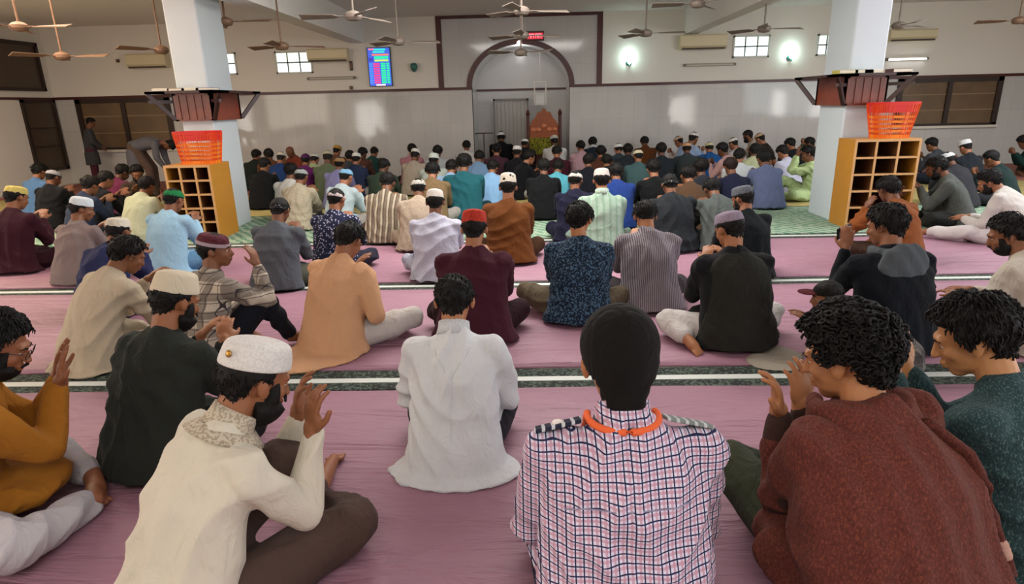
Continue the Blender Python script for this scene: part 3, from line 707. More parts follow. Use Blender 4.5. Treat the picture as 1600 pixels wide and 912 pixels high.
def make_hair(thick, seed, curly=False, tuft=0.0, n=40):
    rnd = random.Random(seed); ph = [rnd.random()*6.3 for _ in range(9)]
    def fn(d):
        az = abs(math.atan2(d[0], d[1])); zt = hairline(az)+.035*math.sin(az*23+ph[8])+.02*math.sin(az*51); k = sstep((d[2]-zt)/.14+.5)
        r0 = 1/math.sqrt((d[0]/CRR[0])**2+(d[1]/CRR[1])**2+(d[2]/CRR[2])**2)
        if d[2] < -.1 and az > 1.9:
            q_ = math.sqrt(1-d[2]**2)+1e-6; r0 = max(r0, min(.118, (.066+.018*(1+d[2]))/q_)*sstep((az-1.9)/.5))
        th = thick*(1.0 if d[2] > .1 else max(.35, 1+(d[2]-.1)*.9))*(1+tuft*max(0, d[2])*max(0, d[1]))
        nz = math.sin(d[0]*9+ph[0])*math.sin(d[1]*8+ph[1])+.7*math.sin(d[2]*11+ph[2]+d[0]*6)
        nz += .35*math.sin(d[0]*31+ph[3])*math.sin(d[1]*27+ph[4])*math.sin(d[2]*17+ph[5])
        if curly: nz += 1.2*math.sin(d[0]*23+ph[3])*math.sin(d[1]*21+ph[4])*math.sin(d[2]*22+ph[5])+.8*math.sin(d[0]*35+d[2]*20+ph[6])*math.sin(d[1]*33+ph[7])
        r = r0*(1-k)*.90 + k*(r0+th*(1+.16*nz))
        return CRC + d*r
    return star(fn, n, int(n*.7))
def locks(V0, count, seed, curly, inside, lsc=1.0):
    """short locks of hair lying over the hair surface, same mesh"""
    rnd = random.Random(seed*3+1); mb = MB(); P = [p for p in V0 if inside(p)]
    for _ in range(count):
        p = P[rnd.randrange(len(P))]; p = p+np.array([rnd.uniform(-.006, .006) for _ in range(3)])
        nrm = p-CRC; nrm /= np.linalg.norm(nrm); cr = np.array((rnd.uniform(-.3, .3), -.25, 1.0)); t = -(cr-nrm*(cr@nrm)); t /= np.linalg.norm(t)+1e-6
        sd = np.cross(nrm, t); t = t+sd*rnd.uniform(-.6, .6); t /= np.linalg.norm(t)
        if curly:
            r = rnd.uniform(.007, .012); c = p+nrm*.001; a0 = rnd.random()*6
            pts = [c+t*(r*math.cos(a0+q))+sd*(r*math.sin(a0+q))+nrm*(.004+.006*math.sin(q*.5)) for q in (0, 1.0, 2.0, 3.0, 4.0)]
            mb.tube(pts, [.0022, .0036, .0038, .0034, .0018], 5)
        else:
            L = rnd.uniform(.018, .034)*lsc; pts = [p-nrm*.004, p+t*L*.4+nrm*.0035*lsc, p+t*L-nrm*(.001+L*L*4)]
            mb.tube(pts, [.0035*lsc**.5, .0034*lsc**.5, .0012], 4)
    return mb.v, mb.f
def kufi(ph_, h=.075, tilt=-8, rx=.084, ry=.103, base=.035, tp=.93, n=32, dome=.012):
    """round cap: returns lathe verts in head frame"""
    prof = [(tp*.0+.12, h+dome-.001), (.45, h+dome*.85), (.78*tp, h+dome*.35), (.93*tp, h-.004), (tp*.985, h-.016), ((1+tp)/2, h*.4), (1.0, .004), (.985, -.003), (.93, -.004), (.88, .01)]
    V = []; Fc = []; R = rotm('X', rad(-tilt))
    for r, z in prof:
        for i in range(n):
            a = 2*math.pi*i/n; V.append(R @ np.array((rx*r*math.cos(a), ry*r*math.sin(a), z)) + np.array((0, -.010, base)))
    for k in range(len(prof)-1):
        for i in range(n):
            j = (i+1) % n; Fc.append((k*n+i, (k+1)*n+i, (k+1)*n+j, k*n+j))
    Fc.append(tuple(range(n))); Fc.append(tuple(range(len(prof)*n-1, (len(prof)-1)*n-1, -1)))
    return V, Fc
def dome_cap(h=.094, rx=.086, ry=.105, base=.022, tilt=-6, n=32):
    prof = [(math.sin(t), math.cos(t)*h) for t in [math.pi/2*(i+.25)/9 for i in range(9)]] + [(1.0, 0.0), (1.0, -.004), (.94, -.005), (.90, .01)]
    V = []; Fc = []; R = rotm('X', rad(-tilt))
    for r, z in prof:
        for i in range(n):
            a = 2*math.pi*i/n; V.append(R @ np.array((rx*r*math.cos(a), ry*r*math.sin(a), z)) + np.array((0, -.010, base)))
    for k in range(len(prof)-1):
        for i in range(n):
            j = (i+1) % n; Fc.append((k*n+i, (k+1)*n+i, (k+1)*n+j, k*n+j))
    Fc.append(tuple(range(n))); Fc.append(tuple(range(len(prof)*n-1, (len(prof)-1)*n-1, -1)))
    return V, Fc
LEGS = {
 'cross': ([(.09, .02, .10), (.29, .28, .13), (.02, .40, .055), (-.14, .40, .035)], [(-.09, .02, .10), (-.29, .28, .13), (-.02, .34, .055), (.14, .32, .035)]),
 'tight': ([(.09, .02, .10), (.20, .36, .13), (.02, .44, .055), (-.12, .44, .035)], [(-.09, .02, .10), (-.20, .36, .13), (-.02, .38, .055), (.12, .36, .035)]),
 'kneel': ([(.09, .0, .16), (.14, .40, .09), (.13, .02, .06), (.14, -.16, .03)], [(-.09, .0, .16), (-.14, .40, .09), (-.10, .02, .06), (-.08, -.16, .03)]),
 'knee_up_r': ([(.09, .02, .10), (.22, .34, .38), (.24, .50, .07), (.26, .66, .035)], [(-.09, .02, .10), (-.33, .25, .13), (-.02, .36, .055), (.14, .36, .035)]),
}
PCOUNT = [0]; PLACED = []
def person(label, px, py, shirt, hair='0b0908', cap=None, yaw=0, a=20, bow=30, hyaw=0, s=1.0, lod=2, legs='cross', trouser='2a2a2e',
           arms='low', sk='8a5a3e', thick=.016, curly=False, beard=None, glasses=False, wide=1.0, short=False, collar=None, kurta=True,
           skirt=1.0, tail=None, extra=None, rh=None, lh=None, hz=None, hs=1.0, group='worshippers seated in rows', curlf=.35, roll=0, fold=1.0, hvec=None, droop=0.0, xy=None, pale=False, armw=1.0, eh=(.42, -.22, -1), sit=0.0, fixed=False, apron=True):
    PCOUNT[0] += 1; seed = PCOUNT[0]
    if lod == 1: wide *= 1.11
    elif lod > 1: wide *= 1.06
    vox = {0: .0085, 1: .011, 2: .015, 3: .021}[lod]; bvox = {0: .0055, 1: .008, 2: .012, 3: .017}[lod]
    if lod == 0: bvox = .0052
    A = rad(a); P0 = np.array((0, 0, .11+sit)); dr = lambda t: np.array((0, math.sin(t), math.cos(t)))
    L1 = P0+dr(.55*A)*.15; M = L1+dr(.95*A)*.13; N = M+dr(1.15*A)*.215; nk = A*1.1+rad(bow)*.55
    Hc = N+dr(nk)*.145
    HR = rotm('Z', rad(-hyaw)) @ rotm('X', -rad(bow)) @ rotm('Y', rad(roll))
    HT = lambda V: [HR @ (np.array(v)*hs) + Hc for v in V]
    # ---- placement: head centre seen along the ray of its picture point, at its seated height
    h0 = Hc[2]*s if hz is None else hz; yw = rad(yaw)
    def place(h, sc):
        q = on_z(px, py, h); off = np.array((Hc[0], Hc[1]))*sc; c_, s_ = math.cos(-yw), math.sin(-yw)
        return (q.x-(c_*off[0]-s_*off[1]), q.y-(s_*off[0]+c_*off[1]))
    if lod >= 2 and not fixed:
        best = None
        for ds in (0, -.02, .02, -.04, .04, -.06, .06, -.08, .08, -.1, .1, -.12, .12, .14, .17, .20):
            c = place(h0*(1+ds), s*(1+ds)); dm = min([9]+[math.hypot((c[0]-p[0])*1.0, (c[1]-p[1])*1.0) for p in PLACED])
            lim = c[1]+.55*s < D or (abs(c[0]-AX) < .6 and c[1]+.5 < D+ND-.1)
            sc_ = min(dm, .60) - abs(ds)*1.6 - (0 if lim else 3)
            if best is None or sc_ > best[0]: best = (sc_, c, ds)
        pos = best[1]; s = s*(1+best[2])
    else: pos = place(h0, s) if hz is None else place(hz, s)
    PLACED.append(pos)
    sxv = (.17)*wide; up = dr(1.15*A); fw = np.array((0, math.cos(1.15*A), -math.sin(1.15*A)))
    SR = N - up*.080 + np.array((sxv, .01, 0)); SL = N - up*.080 + np.array((-sxv, .01, 0))
    # ---- arms
    pres = {'dua': ((.085, .30, .06), (-.085, .30, .06)), 'low': ((.08, .23, -.12), (-.08, .23, -.12)), 'lap': ((.10, .25, -.30), (-.10, .25, -.30)), 'face': ((.05, .20, .10), (-.05, .20, .10))}
    if isinstance(arms, str): tr, tl = pres[arms]
    else: tr, tl = arms
    def tgt(h): return Hc+np.array(h[1:], float) if h[0] == 'h' else np.array(h, float)
    TRr = N+np.array(tr) if rh is None else tgt(rh); TL = N+np.array(tl) if lh is None else tgt(lh)
    l1, l2 = .285, .245
    ER, WR = ik(SR, TRr, l1, l2, eh); EL, WL = ik(SL, TL, l1, l2, (-eh[0], eh[1], eh[2]))
    if isinstance(legs, str): LR, LL = LEGS[legs]
    else: LR, LL = legs
    def lp(q):
        if q[0] != 'p': return q
        w = on_z(q[1], q[2], q[3]*s); dx, dy = w.x-pos[0], w.y-pos[1]; c_, s_ = math.cos(yw), math.sin(yw)
        return ((c_*dx-s_*dy)/s, (s_*dx+c_*dy)/s, q[3])
    LR = [lp(q) for q in LR]; LL = [lp(q) for q in LL]
    if sit: pass
    n = 14 if lod < 2 else 10
    # ---- body (skin): one continuous surface
    b = MB()
    V, Fc = loft_frames([P0-(0, 0, .05), P0, L1, M, N-up*.06, N], [.13, .14, .12, .135, .13, .06], [.10, .10, .08, .09, .07, .055], (1, 0, 0), n); b.add(V, Fc)
    b.tube([N-up*.06, N, Hc-HR@np.array((0, .028, .045))], [.062, .056, .054], n)
    hd = [((0, -.012, .022), (.0755, .094, .087)), ((0, .030, -.030), (.060, .062, .080)), ((0, .056, -.088), (.033, .030, .024)), ((0, .040, -.066), (.050, .045, .036))]
    if lod < 3: hd += [((0, .078, .020), (.050, .018, .015)), ((.036, .056, -.026), (.024, .028, .024)), ((-.036, .056, -.026), (.024, .028, .024)),
                       ((0, .105, -.033), (.0155, .013, .010)), ((0, .090, -.058), (.024, .012, .0075)), ((0, .088, -.071), (.021, .012, .007)), ((.029, .0745, .007), (.0145, .0135, .0105)), ((-.029, .0745, .007), (.0145, .0135, .0105)), ((.029, .0725, -.008), (.013, .0125, .007)), ((-.029, .0725, -.008), (.013, .0125, .007))]
    for c, r in hd: b.ball(HT([c])[0], np.array(r)*hs, 14, HR)
    if lod < 3: b.tube(HT([(0, .086, .012), (0, .098, -.012), (0, .106, -.030)]), [.007*hs, .009*hs, .011*hs], 8)
    for sx in (-1, 1):
        Re = HR @ rotm('Z', sx*rad(-22)) @ rotm('X', rad(12))
        b.ball(HT([(sx*.080, -.004, -.008)])[0], np.array((.0085, .019, .031))*hs, 10, Re)
        if lod < 2: b.ball(HT([(sx*.086, -.010, -.002)])[0], np.array((.006, .016, .024))*hs, 8, Re)
    for S, E, Wp, sg in ((SR, ER, WR, 1), (SL, EL, WL, -1)):
        b.tube([S, E], [.05, .040], n); b.tube([E, Wp], [.040, .025], n)
        fdir = (Wp-E)/np.linalg.norm(Wp-E)
        if hvec is not None: hv = np.array(hvec[0 if sg == 1 else 1], float)
        elif arms in ('dua', 'face') or not isinstance(arms, str): hv = fdir*.35+np.array((-sg*.15, .15, .9))
        else: hv = fdir+np.array((0, .2, -.1))
        pl = (Hc-Wp) if arms in ('dua', 'face') or not isinstance(arms, str) else np.array((0, 0, -1.))
        if lod < 3: hand(b, Wp, hv, pl, (sg, 0, .2), 8, curl=curlf, scale=1.0 if lod < 2 else 1.15)
        else: b.ball(Wp+hv/np.linalg.norm(hv)*.07, (.04, .035, .06), 8)
    for Lg in (LR, LL):
        b.tube([Lg[0], Lg[1]], [.075, .055], n); b.tube([Lg[1], Lg[2]], [.052, .036], n)
        an, to = np.array(Lg[2]), np.array(Lg[3]); d = (to-an)/np.linalg.norm(to-an)
        b.tube([an-d*.02, an+d*.08, to+d*.04], [.036, .036, .022], n)
        if lod < 2:
            sd = np.cross(d, (0, 0, 1)); sd /= np.linalg.norm(sd)+1e-9
            for q in range(5): b.tube([to+d*.03+sd*(.03-.015*q), to+d*(.075-.006*q)+sd*(.034-.017*q)], [.011-.0012*q, .009-.001*q], 6)
    body = fuse(b, 'person', bvox, 2 if lod < 2 else 2, skin(sk), zmin=.012)
    tag(body, label, 'person', group)
    body.location = (pos[0], pos[1], 0.0); body.rotation_euler = (0, 0, -yw); body.scale = (s, s, s)
    # ---- trousers
    tm = cloth(trouser) if isinstance(trouser, str) else cloth(*trouser)
    t = MB()
    t.ball(P0+(0, 0, .0), (.175, .14, .11), 14)
    for Lg in (LR, LL):
        k = .86; an = np.array(Lg[1])+(np.array(Lg[2])-np.array(Lg[1]))*k
        mid = (np.array(Lg[0])+np.array(Lg[1]))/2+(0, 0, -.012)
        t.tube([Lg[0], mid, Lg[1]], [.102, .098, .080], n); t.tube([Lg[1], (np.array(Lg[1])+an)/2+(0, 0, -.008), an], [.078, .070, .058], n)
    rnd = random.Random(seed*7); ph = [rnd.random()*6.3 for _ in range(8)]
    def folds(co, no, amp=1.0):
        amp *= fold*(.0085 if lod < 2 else .0055)
        x, y, z = co[:, 0], co[:, 1], co[:, 2]
        w = .25*np.sin(9*x+ph[0])+.25*np.sin(8*z+ph[1])+.3*np.sin(11*y+ph[2])
        f1 = 1-2*np.abs(np.sin(22*x+9*z*np.sign(x)+5*w+ph[3])); f2 = 1-2*np.abs(np.sin(26*z-14*y+6*w+ph[4])); f3 = np.sin(48*x+30*z+9*w+ph[5])
        m1 = .5+.5*np.sin(5*z+4*x+ph[6]); m2 = .5+.5*np.sin(6*x-5*z+ph[7])
        return co + no*((f1*m1*.9+f2*m2*.9+f3*.25)*amp)[:, None]
    fuse(t, 'trousers', vox, 4, tm, body, fn=folds, zmin=.010)
    # ---- shirt
    sm = cloth(shirt) if isinstance(shirt, str) else cloth(*shirt)
    g = MB(); W_ = wide; sk_ = skirt
    C = [(0, -.02, .02), (0, -.01, .10), L1-(0, 0, .03), M, N-up*.13, N-up*.065, N-up*.015, N+dr(nk)*.022]
    rx = [.238*sk_*W_, .215*(.5+.5*sk_)*W_, .200*W_, .194*W_, .196*W_, .150*W_, .092*W_, .068]; ry = [.175*sk_, .160, .140, .130, .118, .100, .080, .064]
    if not kurta: C = C[1:]; rx = rx[1:]; ry = ry[1:]
    V, Fc = loft_frames(C, rx, ry, (1, 0, 0), 24 if lod < 2 else 16); g.add(V, Fc)
    g.tube([SR*.98+SL*.02, SR*.5+N*.5-up*.030, N-up*.01+(0, -.005, 0), SL*.5+N*.5-up*.030, SL*.98+SR*.02], [.062, .062, .068, .062, .062], n)
    ca = .93 if not short else -1
    for S, E, Wp, sg in ((SR, ER, WR, 1), (SL, EL, WL, -1)):
        if short: g.tube([S, S+(E-S)*.78], [.070*armw, .066*armw], n)
        else:
            g.tube([S, (S+E)/2+(0, 0, -.01), E], [.070*armw, .068*armw, .058*armw], n); we = E+(Wp-E)*ca; g.tube([E, (E+we)/2+(0, 0, -.010), we], [.060*armw, .054*armw, .040*armw], n)
    if kurta and apron:
        g.ball((0, .17, .15), (.22*W_, .20, .075), 16)
    if kurta and tail:
            for (tx, ty, trx, try_) in tail: g.ball((tx, ty, .02), (trx, try_, .028), 20)
    sh = fuse(g, 'kurta' if kurta else 'shirt', vox, 5 if lod < 2 else 3, sm, body, fn=folds, zmin=.006)
    if collar:
        cm = cloth(*collar) if not isinstance(collar, str) else cloth(collar)
        V, Fc = loft_frames([N-up*.012, N+dr(nk)*.02, N+dr(nk)*.048], [.080, .071, .069], [.076, .068, .066], (1, 0, 0), 24)
        MB().add(V, Fc).build('collar', cm, body, smooth=True)
    # ---- hair, cap, beard, face
    hm = hairmat('0b0908' if hair == 'none' else hair, 90 if curly else 60)
    if hair != 'none':
        hn = 64 if lod == 0 else 40 if lod < 3 else 26
        V, Fc = make_hair(thick if not cap else min(thick, .007), seed, curly, n=hn if not curly else max(hn, 56)); hb = MB().add(HT(V), Fc); cnt = {0: 900, 1: 420, 2: 160, 3: 0}[lod]
        if cnt:
            zc = 9 if not cap else (.030 if cap[0] != 'beanie' else -.05)
            def inside(p):
                d = p-CRC; r = np.linalg.norm(d); d = d/r; return d[2] > hairline(abs(math.atan2(d[0], d[1])))+.06 and p[2] < zc
            if any(inside(p) for p in V):
                LV, LF = locks(V, int(cnt*(1.6 if curly else 1)*(1 if not cap else .45)), seed, curly, inside, min(1, (thick if not cap else .008)/.02)); hb.add(HT(LV), LF)
        hb.build('hair', hm, body, smooth=True)
    if cap:
        kind, cc = cap[0], cap[1]; kw = cap[2] if len(cap) > 2 else {}
        cmat = cloth(*cc) if not isinstance(cc, str) else cloth(cc)
        if kind == 'kufi': V, Fc = kufi(0, **kw)
        elif kind == 'dome': V, Fc = dome_cap(**kw)
        elif kind == 'beanie':
            def fn(d):
                r0 = 1/math.sqrt((d[0]/CRR[0])**2+(d[1]/CRR[1])**2+(d[2]/CRR[2])**2); az = abs(math.atan2(d[0], d[1])); zt = .30 if az < .9 else (.30-(az-.9)*.75)
                zt = max(zt, -.91); k = sstep((d[2]-zt)/.1+.5); e = .014+.022*max(0, d[2])
                if d[2] < -.1 and az > 1.6:
                    q_ = math.sqrt(1-d[2]**2)+1e-6; r0 = max(r0, min(.135, (.062+.024*(1+d[2]))/q_)*sstep((az-1.6)/.4))
                return CRC+d*(r0*(1-k)*.9+k*(r0+e))
            V, Fc = star(fn, 48, 34)
        cp = MB().add(HT(V), Fc).build('cap', cmat, body, smooth=True)
        if lod < 2 and kind in ('kufi', 'dome'):
            md = cp.modifiers.new('sub', 'SUBSURF'); md.levels = 1; md.render_levels = 1
        if kw.get('_') : pass
        if len(cap) > 3:     # a band or a badge
            ex = cap[3]
            if 'band' in ex:
                R = rotm('X', rad(-kw.get('tilt', -8))); V = []; Fc = []; nn = 32
                for z, r in ((.0, 1.02), (.022, 1.015), (.022, .97), (.0, .97)):
                    for i in range(nn): an = 2*math.pi*i/nn; V.append(R@np.array((.084*r*math.cos(an), .103*r*math.sin(an), z))+np.array((0, -.010, kw.get('base', .035))))
                for k2 in range(4):
                    for i in range(nn): j = (i+1) % nn; Fc.append((k2*nn+i, k2*nn+j, ((k2+1) % 4)*nn+j, ((k2+1) % 4)*nn+i))
                MB().add(HT(V), Fc).build('cap_band', cloth(ex['band']), cp)
            if 'badge' in ex:
                bx, by, bz = ex['badge']; dd = np.array((bx, by, 0)); dd = dd/np.linalg.norm(dd); c0 = HT([(bx, by, bz)])[0]
                Rb = HR @ np.array(Vector((0, 0, 1)).rotation_difference(Vector(dd)).to_matrix())
                MB().ball(c0, (.011, .011, .005), 14, Rb).build('badge', plain('brass_badge', 'a8803a', .3, metal=.8), cp, smooth=True)
    if beard:
        def fb(d):
            az = abs(math.atan2(d[0], d[1])); r0 = 1/math.sqrt((d[0]/.064)**2+(d[1]/.070)**2+(d[2]/.080)**2)
            zt = -.22 if az > .6 else -.40; k = sstep((zt-d[2])/.2+.5)*sstep((2.0-az)/.3+.5)
            if az > 1.0 and az < 1.6 and d[2] > -.2: k = sstep((.75-d[2])/.2+.5)
            return np.array((0, .026, -.045))+d*(r0*.85*(1-k)+k*(r0+beard*(1.0 if d[2] < -.2 else .45)))
        V, Fc = star(fb, 40, 28); MB().add(HT(V), Fc).build('beard', hm, body, smooth=True)
        if lod < 2: MB().tube(HT([(-.026, .098, -.054), (0, .107, -.047), (.026, .098, -.054)]), [.004, .006, .004], 8).build('moustache', hm, body, smooth=True)
    if lod < 2:
        for sx in (-1, 1):
            e = MB().ball(HT([(sx*.029, .0745, .000)])[0], np.array((.0115, .0115, .0085))*hs, 14, HR).build('eye', plain('eye_white', 'c8c0b8', .2, var=0), body, smooth=True)
            MB().ball(HT([(sx*.029, .0835, -.002)])[0], np.array((.0055, .0035, .0055))*hs, 10, HR).build('iris', plain('iris_dark', '1a0f0a', .15, var=0), e, smooth=True)
            MB().tube(HT([(sx*.014, .094, .016), (sx*.030, .092, .022), (sx*.046, .080, .016)]), [.0035*hs, .004*hs, .002*hs], 8).build('eyebrow', hm, body, smooth=True)
    if glasses:
        b2 = MB()
        for sx in (-1, 1):
            pts = [(sx*.031+.022*math.cos(t), .108-.15*abs(sx*.031+.022*math.cos(t))**1.2, .000+.018*math.sin(t)) for t in [2*math.pi*i/14 for i in range(15)]]
            b2.tube(HT(pts), [.0016*hs]*15, 5)
            b2.tube(HT([(sx*.053, .098, .006), (sx*.078, .05, .006), (sx*.084, -.002, .002)]), [.0018*hs]*3, 5)
        b2.tube(HT([(-.009, .108, .004), (.009, .108, .004)]), [.0016*hs]*2, 5); b2.build('spectacles', plain('spectacle_frame', '1a1714', .3), body)
    info = dict(shirt=sh, body=body, N=N, Hc=Hc, HT=HT, up=up, dr=dr, nk=nk, WR=WR, WL=WL, ER=ER, EL=EL, SR=SR, SL=SL, M=M, L1=L1, P0=P0, folds=folds, pos=pos, s=s, yw=yw)
    if extra: extra(info)
    return info
def seam(i, pts, r=.0022, col=None, name='seam'):
    E = []
    for p, q in zip(pts, pts[1:]):
        for k in range(10): E.append(np.array(p)+(np.array(q)-np.array(p))*k/10)
    E.append(np.array(pts[-1])); out = []
    for e in E:
        ok, lo_, nr_, _ = i['shirt'].closest_point_on_mesh(Vector(e)); out.append(np.array(lo_)+np.array(nr_)*r*.35)
    return MB().tube(out, [r]*len(out), 6).build(name, col or i['shirt'].data.materials[0], i['shirt'], smooth=True)
def to_world(info, p):
    s = info['s']; c, q = math.cos(-info['yw']), math.sin(-info['yw']); x, y, z = [v*s for v in p]
    return (info['pos'][0]+c*x-q*y, info['pos'][1]+q*x+c*y, z)
# ---------------------------------------------------------------- the nearest rows
CREAM = 'c9c3b2'
# man in white round cap and cream kurta
def x_f2(i):
    N, up, nk, dr = i['N'], i['up'], i['nk'], i['dr']
    V, Fc = loft_frames([N-up*.032, N-up*.002], [.122, .086], [.112, .080], (1, 0, 0), 28)
    MB().add(V, Fc).build('neckline_embroidery', cloth('bdb3a0', 'knit', '7d6a55'), i['body'], smooth=True)
person('bearded man in a flat white round cap and cream kurta, nearest at left', 398, 592, CREAM, cap=('kufi', ('d3d1cc', 'knit', 'c2c0bb'), dict(h=.068, tilt=-2, base=.045, rx=.090, ry=.106), {'badge': (.038, -.108, .078)}),
       yaw=42, a=26, bow=22, hyaw=4, s=1.12, lod=0, trouser='4a3a34', beard=.018, collar=('bdb3a0', 'knit', '7d6a55'), extra=x_f2, skirt=1.1,
       legs=([(.10, .03, .11), ('p', 560, 812, .12), ('p', 490, 782, .07), ('p', 455, 762, .04)], [(-.09, .02, .10), ('p', 440, 722, .36), ('p', 493, 772, .08), ('p', 519, 722, .04)]), sk='8d5a3c', rh=('h', .07, .12, -.20), lh=('h', -.05, .14, -.19), eh=(.15, 0, -1), armw=.9, apron=False,
       hvec=((.0, .12, 1), (.1, .12, 1)), curlf=.45)
# man in white shirt
def x_f7(i):
    N, up = i['N'], i['up']; b = np.array((0, -.12, 0))
    seam(i, [N-up*.03+b*.8+np.array((.085, 0, 0)), N-up*.16+b, N-up*.03+b*.8+np.array((-.085, 0, 0))]); seam(i, [N-up*.16+b, N-up*.42+b])
person('young man in a plain white kurta seen squarely from behind, bare short hair', 710, 470, 'ccd0d2', yaw=0, a=17, bow=26, s=1.03, lod=0, trouser='1d1d24', extra=x_f7, collar=('c2c6c8', 'knit', 'aeb2b4'), skirt=1.0, thick=.010, wide=1.0, sk='a06a45',
       arms='lap', tail=[(.0, -.06, .30, .18)], legs='tight', eh=(.55, -.3, -1))
# man in check shirt
def x_f12(i):
    N, up, nk, dr, SR, SL = i['N'], i['up'], i['nk'], i['dr'], i['SR'], i['SL']
    n = 40; pts = []
    for k in range(n+1):
        t = math.pi*(-.08)+(math.pi*1.16)*k/n; pts.append(N+dr(nk)*.010+np.array((.090*math.cos(t), -.086*math.sin(t), 0)))
    pts += [N+np.array((-.09, .10, -.10)), N+np.array((-.04, .16, -.25))]; pts = [N+np.array((.04, .16, -.25)), N+np.array((.09, .10, -.10))]+pts
    b_ = np.array((0, -.12, 0)); seam(i, [N-up*.15+b_+np.array((-.17, 0, 0)), N-up*.16+b_, N-up*.15+b_+np.array((.17, 0, 0))], .0018, cloth('8d88a0'))
    MB().tube(pts, [.0095]*len(pts), 8).build('orange_lanyard', cloth('e0663a'), i['body'], smooth=True)
    for sx, S in ((-1, SL), (1, SR)):
        a_ = N*.45+S*.55+up*.050+np.array((0, -.01, .0)); b_ = S*1.0+up*.062+np.array((sx*.035, -.005, -.006))
        o = MB().obox(a_, b_, .052, .010, up).build('epaulette', cloth('26293a' if sx < 0 else '77807c', 'stripe', 'b8bcc0'), i['body'], bevel=.003)
        if sx < 0: MB().ball((a_+b_)/2+up*.006, (.016, .016, .005), 16).build('badge', plain('badge_white', 'd8cfc8', .5), o, smooth=True)
person('man in a blue and red checked white shirt, black cap and orange lanyard', 968, 566, ('cfcbdc', 'check', '262c4c', 'b88a9c', 1.0), cap=('beanie', '121110'), yaw=-2, a=15, bow=20, s=1.17, lod=0, trouser='1d2238', sk='a56c45', extra=x_f12,
       kurta=True, arms='lap', wide=1.12, skirt=.86, hair='none', collar=('cfcbdc', 'check', '262c4c', 'b88a9c', 1.0), hs=1.08, legs='tight', eh=(.42, -.2, -1))
# man in russet shawl
def x_f13(i):
    b = MB(); N, up, M, L1, P0 = i['N'], i['up'], i['M'], i['L1'], i['P0']
    C = [(0, -.04, .03), (0, -.04, .14), L1-(0, .01, .02), M-(0, .01, 0), N-up*.14, N-up*.075, N-up*.02, N+up*.035]
    V, Fc = loft_frames(C, [.27, .28, .275, .265, .25, .215, .14, .10], [.22, .21, .20, .185, .165, .135, .105, .088], (1, 0, 0), 28); b.add(V, Fc)
    b.tube([i['SR']*1.02, (i['SR']+i['ER'])/2, i['ER'], i['ER']*.45+i['WR']*.55], [.085, .085, .08, .065], 14); b.tube([i['SL']*1.02, (i['SL']+i['EL'])/2, i['EL'], i['EL']*.4+i['WL']*.6], [.085, .08, .07, .055], 14)
    b.ball((0, .16, .16), (.27, .2, .12), 16)
    sh = fuse(b, 'shawl', .010, 6, cloth('542c25', 'weave', '8a4a38'), i['body'], fn=lambda c, n: i['folds'](c, n, 2.2), zmin=.008)
    # rolled edge running over the right shoulder and down, with three pale stripes
    E = []
    for u in range(15):
        t = u/14; E.append(np.array((.10+.235*math.sin(min(1, t*1.5)*math.pi/2), -.065-.10*math.sin(t*math.pi)-.02, (N[2]+.01)*(1-t)+.10*t-.02))+np.array((0, (N[1]-.02)*(1-t)**1.2, 0)))
    for q_ in range(15):
        ok, lo_, nr_, _ = sh.closest_point_on_mesh(Vector(E[q_])); E[q_] = np.array(lo_)+np.array(nr_)*.004
    MB().tube(E, [.017]*15, 10).build('rolled_edge', cloth('4a241e', 'weave', '7a4434'), sh, smooth=True)
    for u in (8.6, 9.0, 9.4):
        k = int(u); f_ = u-k; p = E[k]*(1-f_)+E[k+1]*f_; d = E[k+1]-E[k]; d /= np.linalg.norm(d)
        MB().tube([p-d*.003, p+d*.003], [.0195, .0195], 12).build('pale_stripe', cloth('b58f80'), sh, smooth=True)
    s2 = MB()
    for sc, zz in ((1.0, .0), (.94, .035)):
        pts = [N+up*(-.02+zz)+np.array((.125*sc*math.cos(t), -.105*sc*math.sin(t)+.01, .012*math.sin(3*t))) for t in [math.pi*(-.25+1.5*k/24) for k in range(25)]]
        s2.tube(pts, [.024]*25, 10)
    fuse(s2, 'neck_fold', .009, 2, cloth('542c25', 'weave', '8a4a38'), sh)
person('man wrapped in a russet brown shawl, curly black hair, face turned left', 1322, 556, '3c2a24', yaw=-22, a=20, bow=18, hyaw=-26, s=1.16, lod=0, curly=True, thick=.026, trouser='3a4030', sk='b07850', extra=x_f13, hs=1.05,
       legs=([(.09, .02, .10), (.30, .30, .13), (.12, .44, .055), (.02, .44, .035)], [(-.09, .02, .10), ('p', 1140, 722, .20), ('p', 1225, 742, .07), ('p', 1262, 748, .04)]), rh=('h', .0, .13, -.22), lh=('h', -.10, .11, -.21), hvec=((0, .1, 1), (-.15, .1, 1)), curlf=.5, eh=(.05, -.1, -1))
# man in dark teal at right edge
person('man in a dark teal woven sweater at the right edge, hands raised', 1520, 526, ('2a3e40', 'weave', '6f8f8a'), yaw=-38, a=22, bow=24, hyaw=-22, s=1.14, lod=0, thick=.028, trouser='26303c', sk='b88356', wide=1.12, hs=1.03,
       rh=('h', .07, .19, -.19), lh=('h', -.02, .19, -.19), hvec=((.1, .3, 1), (-.05, .3, 1)), curlf=.25, kurta=True, skirt=1.1, eh=(.2, 0, -1))
# mustard kurta at left edge
person('man in a mustard kurta and spectacles at the left edge, praying hands raised', -6, 538, '94601e', yaw=48, a=20, bow=26, hyaw=18, s=1.08, lod=0, thick=.022, trouser='b5b3b8', sk='8d5a3e', glasses=True, beard=.010, rh=('h', .02, .15, -.20), lh=('h', -.06, .15, -.20),
       hvec=((.05, .25, 1), (.12, .25, 1)), curlf=.15, eh=(.2, 0, -1), legs=([(.10, .03, .10), (.42, .14, .12), (.16, .40, .06), (.0, .42, .035)], [(-.09, .02, .10), (-.30, .30, .14), (-.02, .42, .06), (.12, .42, .04)]))
